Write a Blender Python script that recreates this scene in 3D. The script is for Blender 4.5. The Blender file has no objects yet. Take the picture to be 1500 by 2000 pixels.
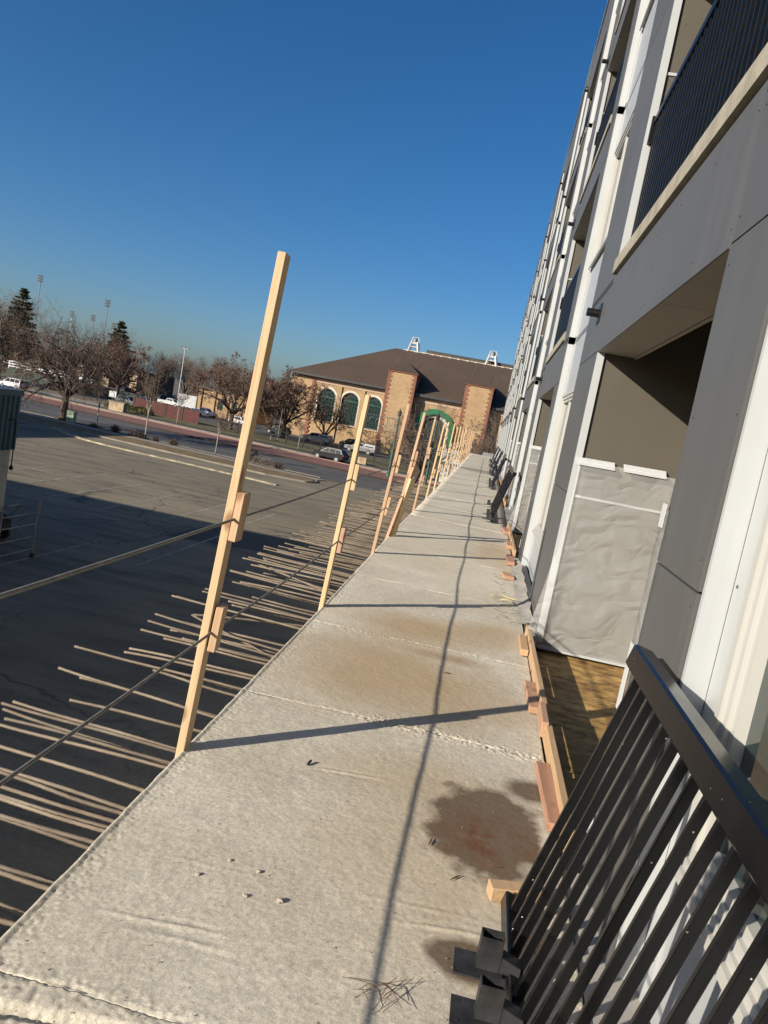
import bpy, bmesh, math, random
import numpy as np
from mathutils import Vector, Matrix

R = random.Random(11)
rad = math.radians
col = bpy.context.scene.collection
scene = bpy.context.scene

# ------------------------------------------------------------------ camera
CAM_Z = 7.2
PSI, PHI, ROLL = math.atan(180 / 1500 * math.cos(math.atan(186 / 1500))), math.atan(186 / 1500), rad(10.7)
fwd = Vector((-math.sin(PSI) * math.cos(PHI), math.cos(PSI) * math.cos(PHI), -math.sin(PHI)))
rgt = Vector((math.cos(PSI), math.sin(PSI), 0))
up = rgt.cross(fwd)
ix = rgt * math.cos(ROLL) + up * math.sin(ROLL)
iy = -rgt * math.sin(ROLL) + up * math.cos(ROLL)
cam_d = bpy.data.cameras.new('camera')
cam_d.sensor_fit = 'VERTICAL'; cam_d.sensor_height = 36; cam_d.lens = 27.0
cam_d.clip_start = 0.05; cam_d.clip_end = 4000
cam = bpy.data.objects.new('camera', cam_d); col.objects.link(cam)
m = Matrix((ix, iy, -fwd)).transposed().to_4x4(); m.translation = (0, 0, CAM_Z)
cam.matrix_world = m
scene.camera = cam

# ------------------------------------------------------------------ world, sun, exposure
SUN_EL = rad(21.2); SUN_AZ = rad(225)          # the sun stands behind and to the left
w = bpy.data.worlds.new('World'); scene.world = w; w.use_nodes = True
nt = w.node_tree; nt.nodes.clear()
sky = nt.nodes.new('ShaderNodeTexSky'); sky.sky_type = 'NISHITA'; sky.sun_disc = False
sky.sun_elevation = SUN_EL; sky.sun_rotation = SUN_AZ
sky.altitude = 1300; sky.air_density = 1.04; sky.dust_density = 4.0; sky.ozone_density = 5.0
bg = nt.nodes.new('ShaderNodeBackground'); bg.inputs[1].default_value = 0.072
out = nt.nodes.new('ShaderNodeOutputWorld')
hsv = nt.nodes.new('ShaderNodeHueSaturation'); hsv.inputs['Saturation'].default_value = 1.2
nt.links.new(sky.outputs[0], hsv.inputs['Color']); nt.links.new(hsv.outputs[0], bg.inputs[0]); nt.links.new(bg.outputs[0], out.inputs[0])
sd = bpy.data.lights.new('sun', 'SUN'); sd.energy = 5.0; sd.angle = rad(0.53); sd.color = (1.0, 0.905, 0.775)
sun = bpy.data.objects.new('sun', sd); col.objects.link(sun)
sdir = Vector((math.sin(SUN_AZ) * math.cos(SUN_EL), math.cos(SUN_AZ) * math.cos(SUN_EL), math.sin(SUN_EL)))
sun.rotation_euler = sdir.to_track_quat('Z', 'Y').to_euler(); sun.location = (-30, -30, 60)
scene.view_settings.view_transform = 'Standard'; scene.view_settings.look = 'None'
scene.view_settings.gamma = 1.0; scene.view_settings.use_curve_mapping = False
scene.view_settings.exposure = 0.70

# ------------------------------------------------------------------ helpers
ORG = {}
def tag(o, label=None, cat=None, group=None, kind=None):
    if label: o['label'] = label
    if cat: o['category'] = cat
    if group: o['group'] = group
    if kind: o['kind'] = kind
    return o
def thing(name, label, cat, loc=(0, 0, 0), group=None):
    o = bpy.data.objects.new(name, None); col.objects.link(o); o.location = loc
    o.empty_display_size = 0.2
    ORG[o] = Vector(loc)
    return tag(o, label, cat, group)
def link(name, me, parent=None, loc=None, rot=None):
    o = bpy.data.objects.new(name, me); col.objects.link(o)
    if parent is not None:
        o.parent = parent; ORG[o] = ORG.get(parent, Vector((0, 0, 0)))
    if loc is not None: o.location = loc
    if rot is not None: o.rotation_euler = rot
    return o
def copy_tree(o, parent=None):
    c = o.copy(); col.objects.link(c); c.parent = parent
    for ch in list(o.children): copy_tree(ch, c)
    return c

class MB:
    def __init__(s): s.v = []; s.f = []
    def add(s, vs, fs):
        n = len(s.v); s.v += [tuple(q) for q in vs]; s.f += [tuple(i + n for i in q) for q in fs]; return s
    def box(s, x0, x1, y0, y1, z0, z1):
        return s.add([(x0,y0,z0),(x1,y0,z0),(x1,y1,z0),(x0,y1,z0),(x0,y0,z1),(x1,y0,z1),(x1,y1,z1),(x0,y1,z1)],
                     [(0,3,2,1),(4,5,6,7),(0,1,5,4),(1,2,6,5),(2,3,7,6),(3,0,4,7)])
    def beam(s, p0, p1, w, h, upv=(0, 0, 1)):
        p0, p1 = Vector(p0), Vector(p1); d = (p1 - p0).normalized(); u = Vector(upv)
        a = d.cross(u)
        if a.length < 1e-4: a = d.cross(Vector((1, 0, 0)))
        a.normalize(); b = a.cross(d).normalized()
        a *= w / 2; b *= h / 2
        q = [p0-a-b, p0+a-b, p0+a+b, p0-a+b, p1-a-b, p1+a-b, p1+a+b, p1-a+b]
        return s.add(q, [(0,3,2,1),(4,5,6,7),(0,1,5,4),(1,2,6,5),(2,3,7,6),(3,0,4,7)][:6])
    def tube(s, pts, rs, n=6, cap=True):
        pts = [Vector(p) for p in pts]
        if not isinstance(rs, (list, tuple)): rs = [rs] * len(pts)
        base = len(s.v); prev = None
        for i, p in enumerate(pts):
            d = (pts[min(i+1, len(pts)-1)] - pts[max(i-1, 0)])
            if d.length < 1e-9: d = Vector((0, 0, 1))
            d.normalize()
            a = prev - d * prev.dot(d) if prev is not None else d.cross(Vector((0.31, 0.2, 0.93)))
            if a.length < 1e-5: a = d.cross(Vector((1, 0, 0)))
            a.normalize(); prev = a; b = d.cross(a)
            for k in range(n):
                t = 2 * math.pi * k / n
                q = p + (a * math.cos(t) + b * math.sin(t)) * rs[i]
                s.v.append((q.x, q.y, q.z))
        for i in range(len(pts) - 1):
            for k in range(n):
                k2 = (k + 1) % n
                s.f.append((base+i*n+k, base+i*n+k2, base+(i+1)*n+k2, base+(i+1)*n+k))
        if cap:
            s.f.append(tuple(base + k for k in reversed(range(n))))
            e = base + (len(pts) - 1) * n
            s.f.append(tuple(e + k for k in range(n)))
        return s
    def prism(s, poly, a0, a1, axis='y'):
        n = len(poly)
        def P(u, t, a): return {'x': (a, u, t), 'y': (u, a, t), 'z': (u, t, a)}[axis]
        vs = [P(u, t, a0) for u, t in poly] + [P(u, t, a1) for u, t in poly]
        fs = [tuple(range(n)), tuple(reversed(range(n, 2 * n)))]
        for i in range(n):
            j = (i + 1) % n; fs.append((i, i + n, j + n, j))
        return s.add(vs, fs)
    def quad(s, *p): return s.add(p, [tuple(range(len(p)))])
    def disc(s, c, r, axis, n=16, th=0.0):
        c = Vector(c); ax = Vector(axis).normalized()
        return s.tube([c - ax * th / 2, c + ax * th / 2], r, n)
    def mesh(s, name, mat, smooth=False, off=None, fix=True):
        me = bpy.data.meshes.new(name)
        v = s.v if off is None else [(a - off[0], b - off[1], c - off[2]) for a, b, c in s.v]
        me.from_pydata(v, [], s.f)
        if fix and len(s.f) < 6000:
            bm = bmesh.new(); bm.from_mesh(me); bmesh.ops.recalc_face_normals(bm, faces=bm.faces); bm.to_mesh(me); bm.free()
        if mat is not None: me.materials.append(mat)
        if smooth: me.polygons.foreach_set('use_smooth', [True] * len(me.polygons))
        me.update()
        return me
    def build(s, name, mat, parent=None, smooth=False, fix=True):
        off = ORG.get(parent) if parent is not None else None
        return link(name, s.mesh(name, mat, smooth, off, fix), parent)

def box_obj(name, mat, parent, *b): return MB().box(*b).build(name, mat, parent)

# ------------------------------------------------------------------ material helpers
def N(nt, t, **kw):
    n = nt.nodes.new(t)
    for k, v in kw.items(): setattr(n, k, v)
    return n
def L(nt, a, b): nt.links.new(a, b)
def ramp(nt, fac, stops, interp='LINEAR'):
    r = N(nt, 'ShaderNodeValToRGB'); r.color_ramp.interpolation = interp
    e = r.color_ramp.elements
    while len(e) < len(stops): e.new(0.5)
    for i, (p, c) in enumerate(stops):
        e[i].position = p; e[i].color = c if len(c) == 4 else (*c, 1)
    L(nt, fac, r.inputs[0]); return r.outputs[0]
def mixc(nt, fac, a, b, mode='MIX'):
    n = N(nt, 'ShaderNodeMix', data_type='RGBA', blend_type=mode)
    for sock, val in ((n.inputs[0], fac), (n.inputs[6], a), (n.inputs[7], b)):
        if isinstance(val, (int, float)): sock.default_value = val
        elif isinstance(val, tuple): sock.default_value = val if len(val) == 4 else (*val, 1)
        else: L(nt, val, sock)
    return n.outputs[2]
def mth(nt, op, a, b=None, clamp=False):
    n = N(nt, 'ShaderNodeMath', operation=op); n.use_clamp = clamp
    for i, v in enumerate((a, b)):
        if v is None: continue
        if isinstance(v, (int, float)): n.inputs[i].default_value = v
        else: L(nt, v, n.inputs[i])
    return n.outputs[0]
def noise(nt, vec, scale, detail=5, rough=0.55, dist=0.0):
    n = N(nt, 'ShaderNodeTexNoise'); n.inputs['Scale'].default_value = scale; n.inputs['Detail'].default_value = detail
    n.inputs['Roughness'].default_value = rough; n.inputs['Distortion'].default_value = dist
    if vec is not None: L(nt, vec, n.inputs['Vector'])
    return n.outputs['Fac']
def mapping(nt, vec, scale=(1,1,1), loc=(0,0,0), rot=(0,0,0)):
    n = N(nt, 'ShaderNodeMapping'); n.inputs['Scale'].default_value = scale; n.inputs['Location'].default_value = loc
    n.inputs['Rotation'].default_value = rot; L(nt, vec, n.inputs['Vector']); return n.outputs[0]
def newmat(name):
    mt = bpy.data.materials.new(name); mt.use_nodes = True
    nt = mt.node_tree; bs = nt.nodes['Principled BSDF']; return mt, nt, bs
def bump(nt, bs, h, strength=0.3, dist=0.01):
    b = N(nt, 'ShaderNodeBump'); b.inputs['Strength'].default_value = strength; b.inputs['Distance'].default_value = dist
    L(nt, h, b.inputs['Height']); L(nt, b.outputs[0], bs.inputs['Normal'])
def mat(name, c, rough=0.6, var=0.18, scale=4.0, c2=None, bmp=0.0, bscale=40.0, bdist=0.01, metal=0.0, spec=0.5,
        rand=0.0, world=False, coat=0.0):
    mt, nt, bs = newmat(name)
    if world: vec = N(nt, 'ShaderNodeNewGeometry').outputs['Position']
    else: vec = N(nt, 'ShaderNodeTexCoord').outputs['Object']
    f = noise(nt, vec, scale, 6, 0.6)
    lo = tuple(x * (1 - var) for x in c); hi = tuple(min(1, x * (1 + var)) for x in (c2 or c))
    cc = ramp(nt, f, [(0.3, lo), (0.7, hi)])
    if rand:
        oi = N(nt, 'ShaderNodeObjectInfo')
        k = mth(nt, 'ADD', mth(nt, 'MULTIPLY', oi.outputs['Random'], 2 * rand), 1 - rand)
        hs = N(nt, 'ShaderNodeHueSaturation'); L(nt, k, hs.inputs['Value']); L(nt, cc, hs.inputs['Color']); cc = hs.outputs[0]
    L(nt, cc, bs.inputs['Base Color'])
    bs.inputs['Roughness'].default_value = rough; bs.inputs['Metallic'].default_value = metal
    bs.inputs['Specular IOR Level'].default_value = spec; bs.inputs['Coat Weight'].default_value = coat
    if bmp: bump(nt, bs, noise(nt, vec, bscale, 4, 0.6), bmp, bdist)
    return mt

def weather(mt, amt=0.25, tint=(0.35, 0.31, 0.25)):
    nt = mt.node_tree; bs = nt.nodes['Principled BSDF']; src = bs.inputs['Base Color'].links[0].from_socket
    p = N(nt, 'ShaderNodeNewGeometry').outputs['Position']
    st = noise(nt, mapping(nt, p, (9, 9, 0.7)), 1.0, 5, 0.65); bl = noise(nt, p, 1.1, 5, 0.6)
    k = mth(nt, 'MULTIPLY', mth(nt, 'MULTIPLY', ramp(nt, st, [(0.45, (0, 0, 0)), (0.75, (1, 1, 1))]), ramp(nt, bl, [(0.35, (0, 0, 0)), (0.65, (1, 1, 1))])), amt)
    L(nt, mixc(nt, k, src, tint), bs.inputs['Base Color'])
# wood with grain along the local axis
def wood(name, c, c2, axis=2, knots=True, rough=0.65, rand=0.12):
    mt, nt, bs = newmat(name)
    tc = N(nt, 'ShaderNodeTexCoord').outputs['Object']
    oi = N(nt, 'ShaderNodeObjectInfo')
    ad = N(nt, 'ShaderNodeVectorMath', operation='ADD'); L(nt, tc, ad.inputs[0])
    cb = N(nt, 'ShaderNodeCombineXYZ')
    for i in range(3): L(nt, mth(nt, 'MULTIPLY', oi.outputs['Random'], 37.0 + 11 * i), cb.inputs[i])
    L(nt, cb.outputs[0], ad.inputs[1])
    s = [60, 60, 60]; s[axis] = 2.0
    v = mapping(nt, ad.outputs[0], tuple(s))
    g = noise(nt, v, 1.0, 4, 0.6, 1.2)
    s2 = [6, 6, 6]; s2[axis] = 1.2
    g2 = noise(nt, mapping(nt, ad.outputs[0], tuple(s2)), 1.0, 4, 0.55)
    cc = ramp(nt, g, [(0.3, c2), (0.62, c)])
    cc = mixc(nt, mth(nt, 'MULTIPLY', g2, 0.45), cc, tuple(min(1, x * y) for x, y in zip(c2, (1.15, 0.8, 0.62))))
    if knots:
        s3 = [9, 9, 9]; s3[axis] = 4.0
        vo = N(nt, 'ShaderNodeTexVoronoi'); vo.inputs['Scale'].default_value = 1.0
        L(nt, mapping(nt, ad.outputs[0], tuple(s3)), vo.inputs['Vector'])
        k = ramp(nt, vo.outputs['Distance'], [(0.10, (1, 1, 1)), (0.22, (0, 0, 0))])
        cc = mixc(nt, mth(nt, 'MULTIPLY', k, 0.75), cc, (0.16, 0.06, 0.02))
    hs = N(nt, 'ShaderNodeHueSaturation'); L(nt, cc, hs.inputs['Color'])
    L(nt, mth(nt, 'ADD', mth(nt, 'MULTIPLY', oi.outputs['Random'], 2 * rand), 1 - rand), hs.inputs['Value'])
    L(nt, mth(nt, 'ADD', mth(nt, 'MULTIPLY', oi.outputs['Random'], 0.03), 0.49), hs.inputs['Hue'])
    L(nt, hs.outputs[0], bs.inputs['Base Color']); bs.inputs['Roughness'].default_value = rough
    bump(nt, bs, g, 0.25, 0.002)
    return mt

M = {}
M['wood'] = wood('post_wood', (0.55, 0.43, 0.27), (0.43, 0.305, 0.17))
M['wood_y'] = wood('board_wood', (0.41, 0.27, 0.175), (0.31, 0.18, 0.105), axis=1)
M['wood_pink'] = wood('block_wood', (0.46, 0.325, 0.22), (0.37, 0.235, 0.145))
M['black'] = mat('black_steel', (0.006, 0.006, 0.006), 0.3, 0.3, 9, bmp=0.05, bscale=300, bdist=0.001, spec=0.5)
M['black_rail'] = None
M['bracket'] = mat('raw_black_steel', (0.022, 0.022, 0.023), 0.5, 0.6, 14, bmp=0.15, bscale=90, bdist=0.002)
M['grey_panel'] = mat('grey_fibre_panel', (0.079, 0.079, 0.076), 0.55, 0.07, 1.2, bmp=0.05, bscale=400, bdist=0.001, rand=0.04)
M['taupe_panel'] = mat('taupe_fibre_panel', (0.080, 0.070, 0.052), 0.6, 0.06, 1.2, bmp=0.05, bscale=400, bdist=0.001)
M['white_panel'] = mat('white_fibre_panel', (0.325, 0.342, 0.345), 0.42, 0.05, 0.9, bmp=0.04, bscale=300, bdist=0.001, rand=0.03)
M['white_trim'] = mat('white_metal_trim', (0.395, 0.412, 0.412), 0.33, 0.04, 2)
M['vinyl'] = mat('white_vinyl', (0.40, 0.395, 0.365), 0.36, 0.04, 3)
M['soffit'] = mat('soffit_board', (0.29, 0.27, 0.23), 0.7, 0.08, 2)
M['dark_void'] = mat('framing_in_shade', (0.009, 0.008, 0.007), 0.9, 0.4, 2)  # unfinished recess interior, its darkness put into the near-black colour
M['slab'] = mat('balcony_concrete', (0.26, 0.235, 0.18), 0.85, 0.25, 6, bmp=0.5, bscale=60, bdist=0.006)
M['podium'] = mat('podium_concrete', (0.33, 0.31, 0.28), 0.85, 0.2, 0.6, bmp=0.3, bscale=20)
M['tape'] = mat('white_tape', (0.46, 0.47, 0.47), 0.5, 0.05, 30)
M['sealant'] = mat('grey_flashing', (0.27, 0.25, 0.215), 0.8, 0.3, 8, bmp=0.3, bscale=30)
M['steel'] = mat('galvanised_tube', (0.20, 0.20, 0.19), 0.5, 0.4, 12, metal=0.3)
M['cable'] = mat('grey_cable', (0.15, 0.14, 0.12), 0.55, 0.3, 30)
M['rubber'] = mat('tyre_rubber', (0.012, 0.012, 0.012), 0.85, 0.3, 8)
M['chrome'] = mat('wheel_alloy', (0.22, 0.22, 0.225), 0.4, 0.2, 10, metal=0.5)
M['lamp_red'] = mat('tail_lamp', (0.35, 0.02, 0.015), 0.25, 0.2, 6)
M['lamp_clear'] = mat('head_lamp', (0.7, 0.7, 0.68), 0.15, 0.1, 6)
def glass(name, c, rough=0.03):
    mt, nt, bs = newmat(name)
    bs.inputs['Base Color'].default_value = (*c, 1); bs.inputs['Roughness'].default_value = rough
    bs.inputs['Specular IOR Level'].default_value = 0.9; bs.inputs['IOR'].default_value = 1.55
    tc = N(nt, 'ShaderNodeTexCoord').outputs['Object']
    bump(nt, bs, noise(nt, tc, 1.1, 2), 0.02, 0.05)
    return mt
M['glass'] = glass('window_glass', (0.02, 0.032, 0.030))
M['car_glass'] = glass('car_glass', (0.008, 0.009, 0.010), 0.12); M['car_glass'].node_tree.nodes['Principled BSDF'].inputs['Specular IOR Level'].default_value = 0.3
M['brick_glass'] = glass('old_glass', (0.022, 0.036, 0.036), 0.05)

weather(M['grey_panel'], 0.16, (0.20, 0.185, 0.16)); weather(M['taupe_panel'], 0.10, (0.18, 0.16, 0.13)); weather(M['white_panel'], 0.30, (0.24, 0.22, 0.19)); weather(M['white_trim'], 0.25, (0.26, 0.24, 0.2))
# ------------------------------------------------------------------ value noise for real relief
class VN:
    def __init__(s, seed): s.t = np.random.RandomState(seed).rand(512, 512)
    def __call__(s, x, y):
        xi = np.floor(x).astype(int); yi = np.floor(y).astype(int); fx = x - xi; fy = y - yi
        fx = fx * fx * (3 - 2 * fx); fy = fy * fy * (3 - 2 * fy)
        t = s.t; a = t[xi % 512, yi % 512]; b = t[(xi+1) % 512, yi % 512]; c = t[xi % 512, (yi+1) % 512]; d = t[(xi+1) % 512, (yi+1) % 512]
        return (a * (1-fx) + b * fx) * (1-fy) + (c * (1-fx) + d * fx) * fy - 0.5
vn = [VN(k) for k in range(8)]

# ------------------------------------------------------------------ ground, lot, road
def asphalt(name, c, c2, cracks=True, warm=None):
    mt, nt, bs = newmat(name)
    p = N(nt, 'ShaderNodeNewGeometry').outputs['Position']
    a = noise(nt, p, 0.09, 6, 0.6); b = noise(nt, mapping(nt, p, (0.35, 1.6, 1), rot=(0, 0, rad(-14))), 0.5, 6, 0.65); fine = noise(nt, p, 9.0, 3, 0.7)
    cc = ramp(nt, a, [(0.35, c), (0.65, c2)])
    cc = mixc(nt, mth(nt, 'MULTIPLY', ramp(nt, b, [(0.50, (0, 0, 0)), (0.66, (1, 1, 1))]), 0.7), cc, tuple(x * 0.5 for x in c))
    cc = mixc(nt, mth(nt, 'MULTIPLY', ramp(nt, b, [(0.30, (1, 1, 1)), (0.44, (0, 0, 0))]), 0.55), cc, tuple(x * 1.35 for x in c2))
    cc = mixc(nt, 0.35, cc, ramp(nt, fine, [(0.3, (0.3, 0.3, 0.3)), (0.7, (0.75, 0.75, 0.75))]), 'OVERLAY')
    if cracks:
        dn = N(nt, 'ShaderNodeTexNoise'); dn.inputs['Scale'].default_value = 0.6; dn.inputs['Detail'].default_value = 5; L(nt, p, dn.inputs['Vector'])
        dv = N(nt, 'ShaderNodeVectorMath', operation='MULTIPLY_ADD'); L(nt, dn.outputs['Color'], dv.inputs[0]); dv.inputs[1].default_value = (2.2, 2.2, 0); L(nt, p, dv.inputs[2])
        vo = N(nt, 'ShaderNodeTexVoronoi', feature='DISTANCE_TO_EDGE'); vo.inputs['Scale'].default_value = 0.16; L(nt, dv.outputs[0], vo.inputs['Vector'])
        k = ramp(nt, vo.outputs['Distance'], [(0.0, (1, 1, 1)), (0.012, (0, 0, 0))])
        k = mth(nt, 'MULTIPLY', k, ramp(nt, noise(nt, p, 0.07, 3), [(0.42, (0, 0, 0)), (0.55, (1, 1, 1))]))
        cc = mixc(nt, mth(nt, 'MULTIPLY', k, 0.75), cc, (0.018, 0.017, 0.016))
    L(nt, cc, bs.inputs['Base Color']); bs.inputs['Roughness'].default_value = 0.88
    bump(nt, bs, fine, 0.35, 0.02)
    return mt
M['lot'] = asphalt('lot_asphalt', (0.122, 0.102, 0.066), (0.190, 0.161, 0.107))
M['road'] = asphalt('road_asphalt', (0.050, 0.048, 0.046), (0.080, 0.077, 0.072), False)
M['dirt'] = mat('dry_ground', (0.075, 0.055, 0.035), 0.95, 0.4, 0.25, c2=(0.12, 0.095, 0.06), bmp=0.4, bscale=6, bdist=0.05, world=True)
M['dry_grass'] = mat('dry_grass', (0.12, 0.080, 0.030), 0.95, 0.35, 0.9, c2=(0.15, 0.105, 0.045), bmp=0.6, bscale=14, bdist=0.06, world=True)
M['green_grass'] = mat('winter_lawn', (0.055, 0.062, 0.018), 0.95, 0.4, 0.4, c2=(0.10, 0.085, 0.032), bmp=0.6, bscale=12, bdist=0.06, world=True)
M['soil'] = mat('mulch', (0.028, 0.018, 0.012), 0.95, 0.4, 1.5, bmp=0.6, bscale=10, bdist=0.05, world=True)
M['sidewalk'] = mat('sidewalk_concrete', (0.22, 0.195, 0.155), 0.85, 0.2, 0.5, bmp=0.2, bscale=12, world=True)
M['kerb'] = mat('kerb_concrete', (0.18, 0.16, 0.125), 0.85, 0.3, 0.8, world=True)
M['kerb_yellow'] = mat('yellow_painted_kerb', (0.21, 0.175, 0.11), 0.8, 0.5, 1.5, c2=(0.27, 0.235, 0.16), world=True)
M['kerb_pink'] = mat('red_concrete_kerb', (0.28, 0.155, 0.115), 0.85, 0.2, 0.8, world=True)
M['line'] = mat('worn_line_paint', (0.155, 0.135, 0.10), 0.8, 0.3, 2.2, c2=(0.30, 0.265, 0.21), world=True)
# red concrete bed with paver joints far beyond picking apart
mt, nt, bs = newmat('red_pavers'); M['pavers'] = mt
p = N(nt, 'ShaderNodeNewGeometry').outputs['Position']
br = N(nt, 'ShaderNodeTexBrick'); br.inputs['Scale'].default_value = 1.6
br.inputs['Color1'].default_value = (0.145, 0.066, 0.048, 1); br.inputs['Color2'].default_value = (0.19, 0.088, 0.064, 1); br.inputs['Mortar'].default_value = (0.15, 0.075, 0.06, 1)
br.inputs['Mortar Size'].default_value = 0.012
L(nt, p, br.inputs['Vector'])
L(nt, mixc(nt, mth(nt, 'MULTIPLY', noise(nt, p, 0.25, 5), 0.5), br.outputs['Color'], (0.17, 0.075, 0.055)), bs.inputs['Base Color']); bs.inputs['Roughness'].default_value = 0.85

def sheet(name, mt, pts, z, kind='structure', parent=None):
    o = MB().quad(*[(x, y, z) for x, y in pts]).build(name, mt, parent)
    if parent is None: o['kind'] = kind
    return o
g = MB(); n = 24; S = 1600
for i in range(n + 1):
    for j in range(n + 1): g.v.append((-S + 2*S*i/n, -S + 2*S*j/n, 0))
for i in range(n):
    for j in range(n): a = i*(n+1)+j; g.f.append((a, a+n+1, a+n+2, a+1))
tag(g.build('ground', M['dirt']), kind='structure')
def yn(x, y25, m=0.22): return y25 - m * (x + 25)          # the street runs slightly across the view
XL, XR = -150, 60
def strip(name, mt, ya, yb, z, ma=0.22, mb=0.22, xl=XL, xr=XR):
    return sheet(name, mt, [(xl, yn(xl, ya, ma)), (xr, yn(xr, ya, ma)), (xr, yn(xr, yb, mb)), (xl, yn(xl, yb, mb))], z)
sheet('parking_lot', M['lot'], [(-75, -60), (60, -60), (60, yn(60, 75.4)), (-75, yn(-75, 75.4))], 0.004)
strip('street', M['road'], 75.8, 89.8, 0.004, 0.22, 0.28)
strip('paver_track', M['pavers'], 90.2, 99.7, 0.09, 0.28, 0.28)
strip('mulch_strip', M['soil'], 104.2, 107.9, 0.05, 0.28, 0.28)
strip('lawn', M['green_grass'], 108, 126, 0.06, 0.28, 0.28, -58, 40)
sheet('far_parking_lot', M['road'], [(-150, 158), (40, 112), (40, 149), (-150, 260)], 0.008)
sheet('side_lot', M['sidewalk'], [(-150, 145), (-62, 117.5), (-60, 124), (-150, 156)], 0.012)
def kerb(name, mt, x0, x1, y25, m, wd, h=0.13):
    k = MB(); nn = max(2, int(abs(x1 - x0) / 4))
    for i in range(nn):
        a = x0 + (x1-x0) * i / nn; b = x0 + (x1-x0) * (i + 1) / nn - 0.02
        k.add([(a, yn(a,y25,m), 0), (b, yn(b,y25,m), 0), (b, yn(b,y25,m)+wd, 0), (a, yn(a,y25,m)+wd, 0),
               (a, yn(a,y25,m)+0.02, h), (b, yn(b,y25,m)+0.02, h), (b, yn(b,y25,m)+wd-0.02, h), (a, yn(a,y25,m)+wd-0.02, h)],
              [(0,3,2,1),(4,5,6,7),(0,1,5,4),(1,2,6,5),(2,3,7,6),(3,0,4,7)])
    return tag(k.build(name, mt), kind='structure')
kerb('track_kerb', M['soil'], XL, XR, 89.6, 0.28, 0.6, 0.16)
kerb('pink_kerb', M['kerb_pink'], XL, XR, 99.7, 0.28, 0.9, 0.15)
kerb('far_street', M['road'], XL, XR, 100.8, 0.28, 1.3, 0.012)
kerb('far_kerb', M['kerb'], XL, XR, 102.2, 0.28, 1.9, 0.15)
kerb('near_street_kerb', M['kerb'], -60, -15.5, 75.4, 0.22, 0.4, 0.13)
# planted island between lot and street
isl = [(-60, yn(-60, 68.2)), (-19, yn(-19, 68.2)), (-15.6, 67.4), (-15.2, 68.6), (-15.5, 70.4), (-60, yn(-60, 72.3))]
tag(MB().prism(isl, 0, 0.12, 'z').build('grass_island', M['dry_grass']), kind='structure')
sw = [(-60, yn(-60, 72.32)), (-15.4, 70.45), (-14.6, 71.9), (-60, yn(-60, 74.9))]
tag(MB().prism(sw, 0, 0.10, 'z').build('sidewalk', M['sidewalk']), kind='structure')
tag(MB().prism([(-60, yn(-60, 74.92)), (-15.2, 72.9), (-15.6, 73.25), (-60, yn(-60, 75.4))], 0, 0.09, 'z').build('planting_bed', M['soil']), kind='structure')
kb = MB(); pts = [(-42, 70.5), (-39.2, 67.6), (-36, 65.4), (-33, 64.25), (-30, 63.6), (-27, 63.1), (-24, 62.5), (-20, 61.5), (-16.2, 60.5)]
for a, b in zip(pts, pts[1:]): kb.beam((a[0], a[1], 0.06), (b[0] - 0.02, b[1], 0.06), 0.34, 0.12)
tag(kb.build('yellow_kerb', M['kerb_yellow']), kind='structure')
kb = MB()
for a, b in zip([(-60, yn(-60, 68.0)), (-40, yn(-40, 68.0)), (-28, yn(-28, 68.0)), (-19, yn(-19, 68.0)), (-15.5, 67.2), (-14.9, 68.6)], [(-40.02, yn(-40, 68.0)), (-28.02, yn(-28, 68.0)), (-19.02, yn(-19, 68.0)), (-15.52, 67.2), (-14.9, 68.5), (-15.2, 70.3)]):
    kb.beam((*a, 0.07), (*b, 0.07), 0.22, 0.15)
tag(kb.build('island_kerb', M['kerb']), kind='structure')
# painted stall lines on the lot
def pline(a, b, wd=0.11):
    a, b = Vector((*a, 0)), Vector((*b, 0)); d = (b - a).normalized(); nrm = Vector((-d.y, d.x, 0)) * wd / 2
    z = Vector((0, 0, 0.009))
    tag(MB().quad(a - nrm + z, b - nrm + z, b + nrm + z, a + nrm + z).build('stall_line', M['line']), kind='structure')
for a, b in [((-30.6, 40.5), (-27.5, 48.95)), ((-27.3, 38.6), (-27.4, 46.4)), ((-24.3, 36.2), (-24.39, 48.38)), ((-21.4, 36.2), (-21.28, 47.6)), ((-18.34, 36.2), (-18.4, 47.08)),
             ((-15.3, 36.4), (-15.2, 46.3)), ((-12.2, 36.4), (-12.1, 45.8)), ((-15.05, 22), (-14.88, 29.25)), ((-11.9, 36), (-12.0, 27)), ((-33, 57.2), (-31, 57.4)), ((-24, 54.4), (-20, 53.6))]: pline(a, b)
pline((-33, 45.4), (-9, 39.2), 0.1)
# an asphalt patch at the foot of the walkway
sheet('asphalt_patch', mat('patched_asphalt', (0.055, 0.05, 0.042), 0.9, 0.2, 1.0, world=True), [(-13.6, 33), (-9.2, 34), (-8.2, 38.6), (-13.2, 37.6)], 0.008)
sheet('lane_line', M['line'], [(-60, yn(-60, 82.4, .25)), (-8, yn(-8, 82.4, .25)), (-8, yn(-8, 82.55, .25)), (-60, yn(-60, 82.55, .25))], 0.010)

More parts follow.
